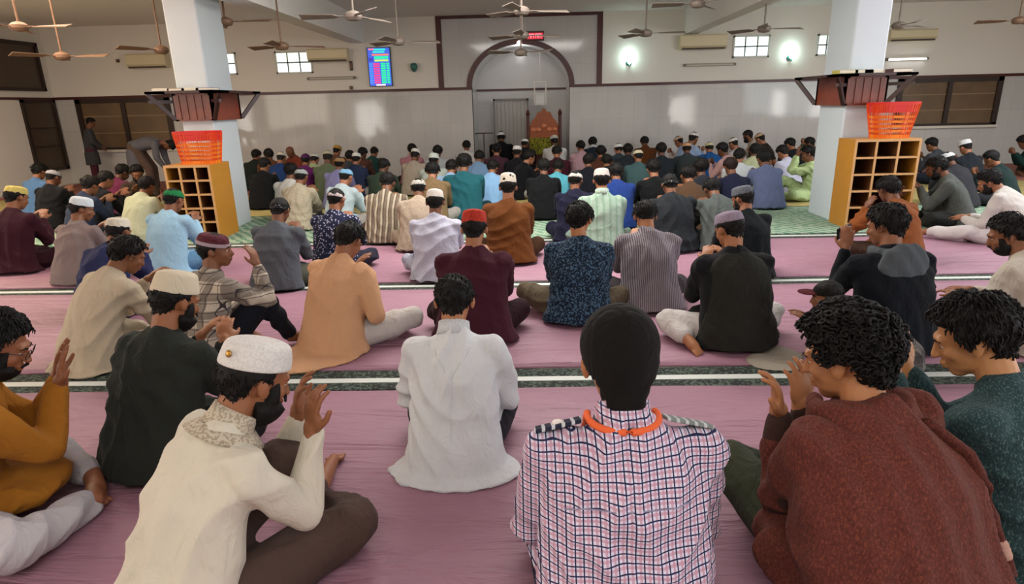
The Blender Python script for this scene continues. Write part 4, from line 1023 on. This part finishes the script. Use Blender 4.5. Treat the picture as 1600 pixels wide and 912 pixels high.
# dark shirt, cream cap
person('bearded man in a black-green kurta and plain cream cap, second row left', 274, 470, '262a26', cap=('kufi', 'c8bda6', dict(h=.085, tilt=-4, base=.040, tp=.88)), yaw=20, a=20, bow=22, hyaw=12, s=1.07, lod=1, trouser='26262a', beard=.016, sk='8f5c3c', wide=1.08)
person('man in a pale beige kurta with bare dark hair, head bowed to the right', 200, 398, 'aea28c', yaw=30, a=30, bow=30, hyaw=10, s=1.05, lod=1, trouser='a89c88', sk='7d5236', thick=.020, arms='low', tail=[(0, -.05, .28, .2)])
person('man in a grey plaid shirt and maroon cap, resting his chin on his hand', 336, 390, ('b4aa9a', 'plaid', '5a524c', '3a3436'), cap=('kufi', ('4a1f28', 'knit', '6a3a44'), dict(h=.062, tilt=12, base=.036), {'band': 'a09098'}), yaw=38, a=16, bow=2, hyaw=38, s=1.0, lod=1, trouser='15171f',
       sk='7a4e35', kurta=False, legs='knee_up_r', rh=(.16, .36, .60), lh=(-.10, .36, .28), hvec=((-.2, -.1, 1), (.5, .3, .1)))
person('man in a long peach kurta and white trousers, black hair, head bowed', 546, 376, 'bf9470', yaw=22, a=20, bow=42, s=1.04, lod=1, trouser='bab4ae', sk='8a5a3e', thick=.020, arms='low', skirt=1.05, tail=[(-.05, -.22, .25, .26), (.03, -.12, .24, .25)],
       legs=([(.09, .02, .10), (.40, .34, .16), (.16, .50, .06), (.0, .52, .035)], LEGS['cross'][1]), rh=(.14, .24, .34))
person('man in a maroon kurta and bright red round cap, third row centre', 741, 358, '3d1825', cap=('kufi', ('b03a2c', 'knit', '7d1f18'), dict(h=.082, tilt=-2, base=.035, tp=.97)), yaw=2, a=16, bow=22, s=1.06, lod=1, trouser='2a141c', sk='9a6644', wide=1.05, skirt=1.1)
person('man in a navy blue printed kurta, bare black hair, right of the red cap', 905, 343, ('182230', 'print', '47627a', '2c4250', .8), yaw=4, a=14, bow=20, hyaw=18, s=1.04, lod=1, trouser='5a5040', sk='a87048', thick=.022, skirt=1.05, legs=([(.09, .02, .10), (.33, .25, .13), (.02, .40, .055), (-.14, .40, .035)], [(-.09, .02, .10), (-.40, .25, .16), (-.14, .42, .055), (.06, .42, .035)]))
person('man in a fine grey and lilac striped shirt, black hair bowed out of sight', 1008, 338, ('8a8288', 'stripe', '4a464c', None, 1.6), yaw=-1, a=22, bow=44, s=1.04, lod=1, trouser='3a3438', sk='9a6644', thick=.016, skirt=1.1)
def x_vest(i):
    N, up = i['N'], i['up']; b = MB()
    V, Fc = loft_frames([(0, -.02, .03), (0, -.015, .12), i['L1']-(0, 0, .02), i['M'], N-up*.12, N-up*.06, N-up*.012], [.262, .25, .226, .215, .212, .185, .10], [.20, .18, .160, .150, .132, .108, .086], (1, 0, 0), 26); b.add(V, Fc)
    fuse(MB().ball((.10, -.30, .012), (.17, .15, .016), 16).ball((.20, -.20, .012), (.12, .14, .016), 14), 'kurta_tail', .01, 3, cloth('9a9486'), i['body'], fn=i['folds'], zmin=.012)
    fuse(b, 'vest', .011, 4, cloth('23231f'), i['body'], fn=i['folds'], zmin=.01)
person('man in a dark sleeveless vest over a black shirt, lilac-grey cap, right of centre', 1140, 358, '17181a', cap=('kufi', ('8f8494', 'knit', '75697a'), dict(h=.060, tilt=-4, base=.040)), yaw=-8, a=16, bow=24, hyaw=-16, s=1.06, lod=1, trouser='b8b4b0', sk='9a6644', extra=x_vest, wide=1.05,
       legs=([(.09, .02, .10), (.34, .20, .13), (.04, .36, .055), (-.12, .36, .035)], [(-.09, .02, .10), (-.37, .22, .12), (-.32, .00, .07), (-.30, -.08, .04)]), tail=None)
def x_hood(i):
    N, up = i['N'], i['up']; b = MB()
    b.ball(N-up*.07+np.array((0, -.085, -.02)), (.165, .065, .15), 16); b.tube([N+np.array((.10*math.cos(t), -.085*math.sin(t)+.01, -.01)) for t in [math.pi*(-.1+1.2*k/14) for k in range(15)]], [.033]*15, 10)
    fuse(b, 'hood', .010, 3, cloth('4a5054'), i['body'], fn=lambda c, n: i['folds'](c, n, 1.5))
RB = person('man in a black jacket with a grey hood, holding up a phone', 1384, 352, '0f1319', yaw=-12, a=16, bow=16, hyaw=-26, s=1.10, lod=1, trouser='15151a', sk='8a5a3e', thick=.022, extra=x_hood, wide=1.15, lh=('h', -.13, .14, -.17), rh=(.14, .28, .36), eh=(.2, -.1, -1), hvec=((0, .5, .5), (.1, .15, 1)))
ph = MB().box(-.038, .038, -.005, .005, -.075, .075).build('phone', plain('phone_black', '0c0c0e', .2), None, bevel=.004)
q = to_world(RB, RB['WL']+np.array((.03, .07, .10))); ph.location = q; ph.rotation_euler = (rad(-20), rad(80), rad(10)); tag(ph, 'black phone held up sideways by the man in the black hooded jacket', 'phone')
MB().box(-.034, .034, -.0062, -.005, -.070, .070).build('screen', plain('phone_screen', '1a1c22', .1), ph)
def x_peak(i):
    o = MB().add(*ellips(i['HT']([(0, .12, .045)])[0], (.075, .07, .010), None, 18)).build('cap_peak', cloth('4a1016'), i['body'], smooth=True)
person('young man in a black cap with a dark red peak, leaning low', 1292, 462, ('6a6660', 'plaid', '3a3838', '2a2a2a'), cap=('dome', '14120f', dict(h=.085)), yaw=-78, a=52, bow=10, hyaw=0, s=.86, lod=1, trouser='4a4844', extra=x_peak, sk='7d5236', arms='low', legs='tight')
person('man in a white kurta leaning forward at the right edge, behind the cream shirt', 1545, 284, 'b9b4ae', yaw=-40, a=34, bow=30, hyaw=-14, s=1.06, lod=1, trouser='c0bab8', sk='8a5a3e', thick=.020, arms='lap', beard=.008, legs=([(.09, .02, .10), (.33, .25, .13), (.02, .40, .055), (-.14, .40, .035)], [(-.09, .02, .10), (-.26, .42, .12), (-.26, .78, .07), (-.24, .92, .04)]))
person('man in a cream shirt at the right edge, black hair, bearded face turned left', 1574, 366, 'b8b0a2', yaw=-34, a=26, bow=22, hyaw=-28, s=1.06, lod=1, trouser='9a9488', sk='84563a', thick=.022, arms='lap', beard=.006)
person('man in a rust brown kurta, black hair, seated in front of the right shoe rack', 1388, 296, '7a4420', yaw=-14, a=22, bow=30, s=1.02, lod=1, trouser='3a2a20', sk='6e4630', thick=.022, rh=(.12, .28, .60), lh=(-.22, .26, .52))
person('man in a dark maroon kurta and yellow cap at the left edge', 26, 308, '33141f', cap=('kufi', ('c2b468', 'knit', 'a89850'), dict(h=.062, tilt=-6)), yaw=10, a=18, bow=22, hyaw=10, s=1.08, lod=1, trouser='2a1018', sk='84563a', wide=1.1, skirt=1.15)
person('man in a mauve-grey kurta and white cap, head turned right, left side', 128, 326, '776a68', cap=('kufi', 'c4cdd2', dict(h=.070, tilt=-4)), yaw=16, a=18, bow=20, hyaw=34, s=1.0, lod=1, trouser='6a5e5c', sk='7a4e35')
person('man in a light blue shirt and green skullcap, left of the left shoe rack', 272, 312, '8fb4cc', cap=('dome', ('1f7040', 'knit', '155030'), dict(h=.080, base=.03)), yaw=14, a=20, bow=24, s=1.04, lod=1, trouser='5f86a8', sk='7a4e35', tail=[(.05, -.02, .3, .2)])
person('man in a navy kurta and white knitted cap, behind the beige kurta', 186, 362, '23284a', cap=('kufi', ('c6c0b0', 'knit', 'a8a292'), dict(h=.072, tilt=-8)), yaw=10, a=30, bow=20, s=1.0, lod=1, trouser='1f2440', sk='7a4e35')
person('man in a slate grey shirt and black patterned turban cap, fourth row left', 438, 328, '4c5056', cap=('dome', ('17171a', 'floral', '8a8a8a', None, 2), dict(h=.085, base=.0)), yaw=6, a=18, bow=30, s=1.0, lod=1, trouser='4a4c42', sk='6e4630', hair='0b0908')
person('man in a navy and white floral shirt and pale pink skullcap', 526, 312, ('20243c', 'floral', 'a8a8bc'), cap=('dome', ('c4b4b4', 'knit', 'b0a0a0'), dict(h=.085, base=.02)), yaw=4, a=16, bow=28, hyaw=10, s=1.0, lod=1, trouser='2a2a38', sk='8a5a3e')
person('man in a pale lavender shirt and tall white cap, fourth row centre', 680, 316, 'a9a9b8', cap=('kufi', ('c8c2ba', 'knit', 'b2aca4'), dict(h=.075, tilt=0)), yaw=-2, a=16, bow=20, s=1.0, lod=1, trouser='9a9aa8', sk='6e4630', short=True)
person('man in a warm brown kurta and white cap with a black mark, centre', 794, 293, '5b3313', cap=('kufi', ('bdb3a4', 'floral', '15120f', None, .5), dict(h=.095, tilt=-4)), yaw=0, a=16, bow=22, s=1.06, lod=1, trouser='3a2210', sk='8a5a3e', skirt=1.1)
person('man in a mint green shirt and white cap, right of centre', 940, 282, ('93a898', 'stripe', '7f9a88', None, .35), cap=('kufi', ('c8c0b8', 'knit', 'b4aca4'), dict(h=.080, tilt=-2, base=.03)), yaw=0, a=14, bow=20, s=1.06, lod=1, trouser='6a7a70', sk='a06a48', collar='a8bcae')
person('man in a brown and cream broad-striped shirt, head bowed', 606, 286, ('6f6254', 'wide', 'a89f8c', '4a4038'), yaw=2, a=24, bow=40, s=1.04, lod=1, trouser='4a4038', sk='6e4630', wide=1.05)
person('man in a beige kurta and light grey skullcap beside the striped shirt', 654, 294, '9c8d7c', cap=('dome', ('a8a49c', 'knit', '94908a'), dict(h=.080, base=.03)), yaw=-4, a=24, bow=24, s=1.0, lod=1, trouser='8a7c6c', sk='6e4630', skirt=1.05)
person('man in a teal kurta with thick black hair, centre', 725, 256, '1c5058', yaw=0, a=18, bow=30, s=1.1, lod=1, trouser='17363c', sk='7a4e35', thick=.026, wide=1.1)
person('man in a navy-black kurta and white knitted skullcap, left of the mint shirt', 899, 282, '15162a', cap=('dome', ('c4bcb4', 'knit', '9a928a'), dict(h=.075, base=.03)), yaw=6, a=20, bow=24, hyaw=12, s=1.0, lod=1, trouser='15162a', sk='7a4e35')
person('man in a charcoal shirt with a black and white patterned headscarf', 1046, 288, '22262a', cap=('dome', ('1c1f20', 'floral', '8a8e8c', None, 1.6), dict(h=.09, base=-.01)), yaw=-4, a=22, bow=30, s=1.02, lod=1, trouser='1c1c20', sk='7a4e35', wide=1.08)
person('man in a black shirt and grey patterned cap, face in profile to the left', 1160, 310, '101518', cap=('kufi', ('5c6066', 'knit', '3c4046'), dict(h=.070, tilt=-6)), yaw=-8, a=18, bow=22, hyaw=-30, s=1.0, lod=1, trouser='15171a', sk='8a5a3e', beard=.008)
person('man in a dark grey-green shirt bowed low, left of the grey patterned cap', 1112, 296, '4a504e', yaw=-8, a=30, bow=46, s=1.0, lod=1, trouser='202224', sk='6e4630')
person('man in a grey hooded coat sitting sideways by the right shoe rack, black hair', 1463, 262, ('4c504c', 'knit', '3c403c'), yaw=-62, a=26, bow=28, hyaw=-6, s=1.08, lod=1, trouser='20221f', sk='6e4630', thick=.020, arms='low', legs='cross', beard=.012)
person('man in a mint green kurta sitting sideways against the right pillar', 1262, 240, 'a3b784', yaw=-76, a=10, bow=20, s=1.0, lod=1, trouser='a3b784', sk='6e4630', arms='face', legs=([(.09, .02, .10), (.16, .40, .30), (.16, .60, .06), (.16, .74, .035)], [(-.09, .02, .10), (-.30, .30, .13), (-.02, .50, .055), (.10, .56, .035)]))

# ---------------------------------------------------------------- the crowd beyond, row by row
K = lambda c, h=.07, **k: ('kufi', c, dict(h=h, **k))
Dm = lambda c, **k: ('dome', c, dict(h=.080, base=.03, **k))
crowd = [
 # left side
 (62, 268, '4a6a90', None, 12, 'man in a blue shirt with dark curly hair beside the tall left window', dict(curly=True)),
 (84, 277, '121316', Dm('8f8f94'), 6, 'man in a black kurta and grey-white skullcap, far left', {}),
 (142, 290, '2a3346', None, 20, 'man in a navy and white shirt, left side behind the white cap', {}),
 (166, 281, '141518', None, 30, 'man in a black waistcoat, bare head bowed right, left side', {}),
 (192, 269, '5e2640', None, 22, 'man in a dark pink shirt, bare head, left side', {}),
 (214, 270, '3a3028', None, 150, 'bearded man facing back towards the camera, left side', dict(beard=.012)),
 (230, 290, 'a9ae92', None, 14, 'man in a pale mint kurta with bare hair, left of the shoe rack', dict(a=26, lod=2)),
 # between the left pillar and the niche
 (414, 258, '101114', None, 4, 'man in black just right of the left pillar', {}),
 (401, 243, '1c2420', None, 0, 'man in dark green with black hair, right of the left pillar', {}),
 (420, 242, '5a3a24', None, -30, 'man in brown, face turned left, right of the left pillar', {}),
 (440, 247, '1f3666', Dm('bcb6a6'), 6, 'man in a royal blue shirt and cream cap', {}),
 (453, 237, '7a3a2c', None, -150, 'man in rust red facing the camera near the left of the far wall', dict(hair='none')),
 (478, 250, '5a2058', Dm('4a1c4a'), 0, 'person in purple with a purple cap', {}),
 (492, 249, '93a07c', Dm('c4c4bc'), 4, 'man in a pale green kurta and white cap', {}),
 (513, 246, '55604a', Dm('a09a84'), 0, 'man in olive with a beige cap', {}),
 (527, 236, '6a4a34', K('a8843c'), 10, 'man in brown with a tan cap near the far wall, left', {}),
 (531, 256, '7a78a0', Dm('8a6c4c'), 8, 'man in a lavender kurta and brown skullcap', {}),
 (547, 245, '3c4046', None, 0, 'bareheaded man in grey behind the white cap, left of centre', {}),
 (557, 249, '26304a', K('c8c8c4'), 10, 'man in a navy shirt and white cap, left of centre', {}),
 (567, 240, '4a3028', None, 20, 'bareheaded man in brown beside the navy shirt', {}),
 (585, 238, '22403c', None, 14, 'man in dark green with black hair near the far wall', {}),
 (455, 268, 'b4b4ac', None, 6, 'man in a white kurta with dark brown hair', {}),
 (471, 276, ('a8a08c', 'knit', '8a826c'), Dm('8c918f'), 10, 'man in a cream embroidered kurta and light grey cap', {}),
 (541, 276, 'a0b0b4', Dm('6f9ab8'), 20, 'man in a white shirt and light blue cap, head turned right', {}),
 (600, 260, '2e3a2e', None, 6, 'man in dark olive with thick black hair', {}),
 (644, 234, 'a0707a', None, 4, 'man in a dusty pink kurta near the far wall', {}),
 (649, 243, '9a8f80', K('c4c0b8'), 8, 'man in beige with a white cap near the far wall', {}),
 (678, 251, 'a4aca4', K('bcc4bc', .08), 0, 'man in a white kurta and white cap, left of the teal kurta', {}),
 (676, 268, '6e5a40', None, 0, 'man in tan brown with black hair in front of the white cap', {}),
 (684, 237, '9aa0a4', None, 0, 'bareheaded man by the far wall left of the niche', {}),
 (706, 262, '88a4c4', None, 4, 'man in pale blue half hidden by the teal kurta', {}),
 (729, 228, 'c0bcb8', None, 0, 'black-haired man in a white collar by the edge of the niche', {}),
 (749, 246, '6a88a8', None, 6, 'man in a light blue shirt with black hair, right of the teal kurta', {}),
 (776, 234, ('4a2c38', 'knit', '2c1a24'), None, 4, 'man in a plum checked shirt below the niche', dict(a=14)),
 (783, 214, '101014', Dm('d4d4d2'), 0, 'man in black with a white skullcap inside the niche', {}),
 (770, 262, '7aa0c4', None, 8, 'man in sky blue between the teal kurta and the brown one', {}),
 (808, 238, '16161a', K('d0ccc8'), 4, 'man in black with a white cap, below the niche', {}),
 (820, 224, '1a1a20', Dm('d8d8d4'), 0, 'man in black with a white skullcap, right below the niche', {}),
 (828, 246, '111216', None, 60, 'black-haired man in black turning his face right', {}),
 (866, 221, 'c0c0be', K('b8b8b4'), -4, 'man in white with a pale cap in front of the pulpit', {}),
 (870, 238, '3a1220', None, 0, 'man in maroon with black hair, right of the niche', {}),
 (850, 262, '0f1012', None, 6, 'man in black with bare black hair, right of the brown kurta', {}),
 (872, 262, '4f98a8', None, 10, 'man in a bright cyan shirt behind the navy-black kurta', dict(a=30)),
 (907, 229, 'b09098', None, -6, 'man in pale pink with black hair by the tiled wall', {}),
 (926, 223, '1a2430', None, 0, 'man in dark navy with a short haircut by the tiled wall', dict(collar='c4c8cc')),
 (939, 238, '4a2a20', None, 10, 'man in brown, bareheaded, right of the navy one by the wall', {}),
 (920, 252, '14161c', None, 6, 'man in black between the maroon and the mint shirts', {}),
 (948, 252, '16181c', None, 0, 'black-haired man just behind the mint shirt', {}),
 (966, 233, '2c3a40', Dm('ced0ce'), 0, 'man in slate with a round white skullcap', {}),
 (981, 235, '22282c', None, 4, 'bareheaded man right of the round white skullcap', {}),
 (997, 244, '3c5658', Dm('c8c0a4'), 4, 'man in grey-teal with a cream skullcap', {}),
 (1007, 222, '5a3418', None, 0, 'man in brown with black hair by the tiled wall', {}),
 (962, 270, '1c3470', None, 0, 'man in royal blue partly behind the mint shirt', {}),
 (1021, 264, '0f1113', None, -4, 'man in a black waistcoat with a bare neck, right of the mint shirt', dict(thick=.02)),
 (1033, 234, '1c2228', None, 0, 'black-haired man in dark grey by the tiled wall', {}),
 (1060, 221, 'b0a4a0', K('b8a088', .05), -60, 'man with a tan cap facing left by the tiled wall', {}),
 (1073, 232, '30383a', Dm('c09470'), 6, 'man in dark grey with a peach skullcap', {}),
 (1084, 216, '8aa0c0', K('cac8c4', .05), 60, 'man in light blue with a white cap facing right by the wall', {}),
 (1108, 231, '1a4a80', Dm('b8b090'), 4, 'man in bright blue with a khaki skullcap', {}),
 (1128, 234, 'b08c8c', None, -50, 'man in pink facing left by the tiled wall', {}),
 (1145, 224, 'b0a8a8', K('c8c4bc', .05), -40, 'man in pale grey with a white cap facing left by the wall', {}),
 (1141, 260, '181c30', None, -10, 'man in midnight blue with brown hair', dict(hair='1c0f09')),
 (1168, 212, 'a8a090', K('4a3430', .03), -70, 'tall bearded man in cream facing left by the wall', dict(beard=.014)),
 (1187, 217, '2a2420', K('b49c7c', .05), -50, 'man in black with a tan cap facing left by the wall', {}),
 (1180, 236, 'a4aa88', None, 30, 'man in pale khaki with black hair, right of centre', {}),
 (1155, 244, 'b4bcc0', None, 10, 'man in white with bare hair in front of the wall', {}),
 (1192, 248, '5a6484', None, -6, 'man in blue-grey with black hair, right of centre', dict(a=26)),
 (1074, 274, '4a3626', None, -6, 'man in brown bowed low behind the headscarf', dict(a=28)),
 (1222, 238, 'b4b4c8', None, -30, 'man in a pale lilac shirt near the right pillar', {}),
 (1095, 262, '20242a', None, 0, 'man in charcoal with black hair behind the brown one', {}),
 (1234, 226, '14161a', None, -20, 'black-haired man by the wall left of the right pillar', {}),
 (1264, 224, '3a3c2c', None, -60, 'man in olive holding a hand to his face beside the right pillar', dict(arms='face')),
 # right of the right pillar
 (1455, 226, '3a3c42', None, -30, 'man in grey behind the right shoe rack', {}),
 (1508, 230, '20242a', K('cfcfd0', .075), -14, 'man in dark grey with a tall white cap, right side', dict(wide=1.1)),
 (1480, 250, '2c2c30', Dm('c8c8c8'), -20, 'man with a small white skullcap behind the grey hooded coat', dict(a=30)),
 (1548, 248, '1a2a28', None, -40, 'man in black-green with black hair, right side', {}),
 (1600, 222, '17332e', None, -70, 'man in dark green bent forward at the right edge', dict(a=40, bow=40, s=1.15)),
]
TR = ['26262a', '3a3630', '1d222c', '8a8680', '4a4440']
SKC = ['8a5a3e', '6e4630', '7d5236', '96644a', '5e3c2a']
for k, (px, py, shirt, cap, yaw, lab, kw) in enumerate(crowd):
    rnd = random.Random(k*13+1)
    a = dict(a=16+rnd.random()*12, bow=18+rnd.random()*18, trouser=TR[k % 5], sk=SKC[k % 5], thick=.016+.008*rnd.random(), hyaw=rnd.uniform(-12, 12), lod=3 if py < 262 else 2, s=1.02); a.update(kw)
    person(lab, px, py, shirt, cap=cap, yaw=yaw, **a)
# ---------------------------------------------------------------- the two who are on their feet
def standing(label, px_foot, py_foot, yaw, shirt, trouser, bend, hair, s=1.0, cap=None, hyaw=0, sk='6e4630', lod=2):
    q = on_z(px_foot, py_foot, 0); b = MB(); B = rad(bend); dr = lambda t: np.array((0, math.sin(t), math.cos(t)))
    P0 = np.array((0, -.28*math.sin(B), .92)); M = P0+dr(B*.9)*.25; N = M+dr(B*1.05)*.27; up = dr(B*1.05); Hc = N+dr(B*1.05+.35)*.17; HR = rotm('X', -(B*1.05+.35)) @ rotm('Z', rad(-hyaw))
    HT = lambda V: [HR@np.array(v)+Hc for v in V]
    V, Fc = loft_frames([P0-(0, 0, .06), P0, M, N-up*.06, N], [.14, .14, .13, .14, .06], [.1, .1, .09, .09, .055], (1, 0, 0), 14); b.add(V, Fc); b.tube([N-up*.04, Hc-HR@np.array((0, .02, .05))], [.058, .054], 10)
    for c, r in [((0, -.012, .022), (.0755, .094, .087)), ((0, .030, -.030), (.060, .062, .080)), ((0, .056, -.088), (.033, .030, .024)), ((0, .112, -.030), (.014, .012, .016)), ((.082, -.004, -.008), (.009, .018, .03)), ((-.082, -.004, -.008), (.009, .018, .03))]: b.ball(HT([c])[0], r, 12, HR)
    arm = []
    for sx in (-1, 1):
        S = N-up*.055+np.array((sx*.17, 0, 0)); T = np.array((sx*.12, .22, .98)) if bend < 40 else np.array((sx*.12, .28, .50))
        E_, Wp = ik(S, T, .285, .245, (sx, -.6, -.2)); arm.append((S, E_, Wp)); b.tube([S, E_], [.05, .04], 10); b.tube([E_, Wp], [.04, .026], 10); hand(b, Wp, Wp-E_, (0, -.3, -1), (-sx, .2, .2), 6, scale=1.1)
        b.tube([P0+np.array((sx*.09, 0, 0)), (sx*.11, -.03, .48), (sx*.12, -.04, .08)], [.08, .055, .038], 10); b.tube([(sx*.12, -.06, .05), (sx*.14, .13, .03)], [.036, .028], 8)
    o = fuse(b, 'person', .013, 2, skin(sk), zmin=.012); tag(o, label, 'person', 'worshippers on their feet'); o.location = (q.x, q.y, 0); o.rotation_euler = (0, 0, -rad(yaw)); o.scale = (s, s, s)
    t = MB()
    for sx in (-1, 1): t.tube([P0+np.array((sx*.085, 0, 0)), (sx*.11, -.03, .48), (sx*.12, -.04, .12)], [.115, .085, .075], 12)
    fuse(t, 'trousers', .014, 4, cloth(trouser), o)
    g = MB(); V, Fc = loft_frames([P0-(0, .0, .38), P0-(0, 0, .1), P0, M, N-up*.13, N-up*.06, N], [.24, .21, .19, .19, .2, .175, .08], [.17, .16, .14, .135, .125, .1, .07], (1, 0, 0), 18); g.add(V, Fc)
    for S, E_, Wp in arm: g.tube([S, E_], [.075, .066], 10); g.tube([E_, E_+(Wp-E_)*.9], [.064, .048], 10)
    fuse(g, 'kurta', .014, 4, cloth(*shirt) if not isinstance(shirt, str) else cloth(shirt), o)
    V, Fc = make_hair(.018, 77, False, n=32); MB().add(HT(V), Fc).build('hair', hairmat(), o, smooth=True)
standing('man standing in a dark grey shirt and maroon trousers before the left window', 156, 290, 60, '3c3d40', '4a2430', 6, 1, s=.88)
standing('man bowing forward with a grey chequered back, right of the standing man', 246, 300, 80, ('54535a', 'knit', '6e6c72'), '55443c', 84, 1, s=1.0)
print('PEOPLE', PCOUNT[0])
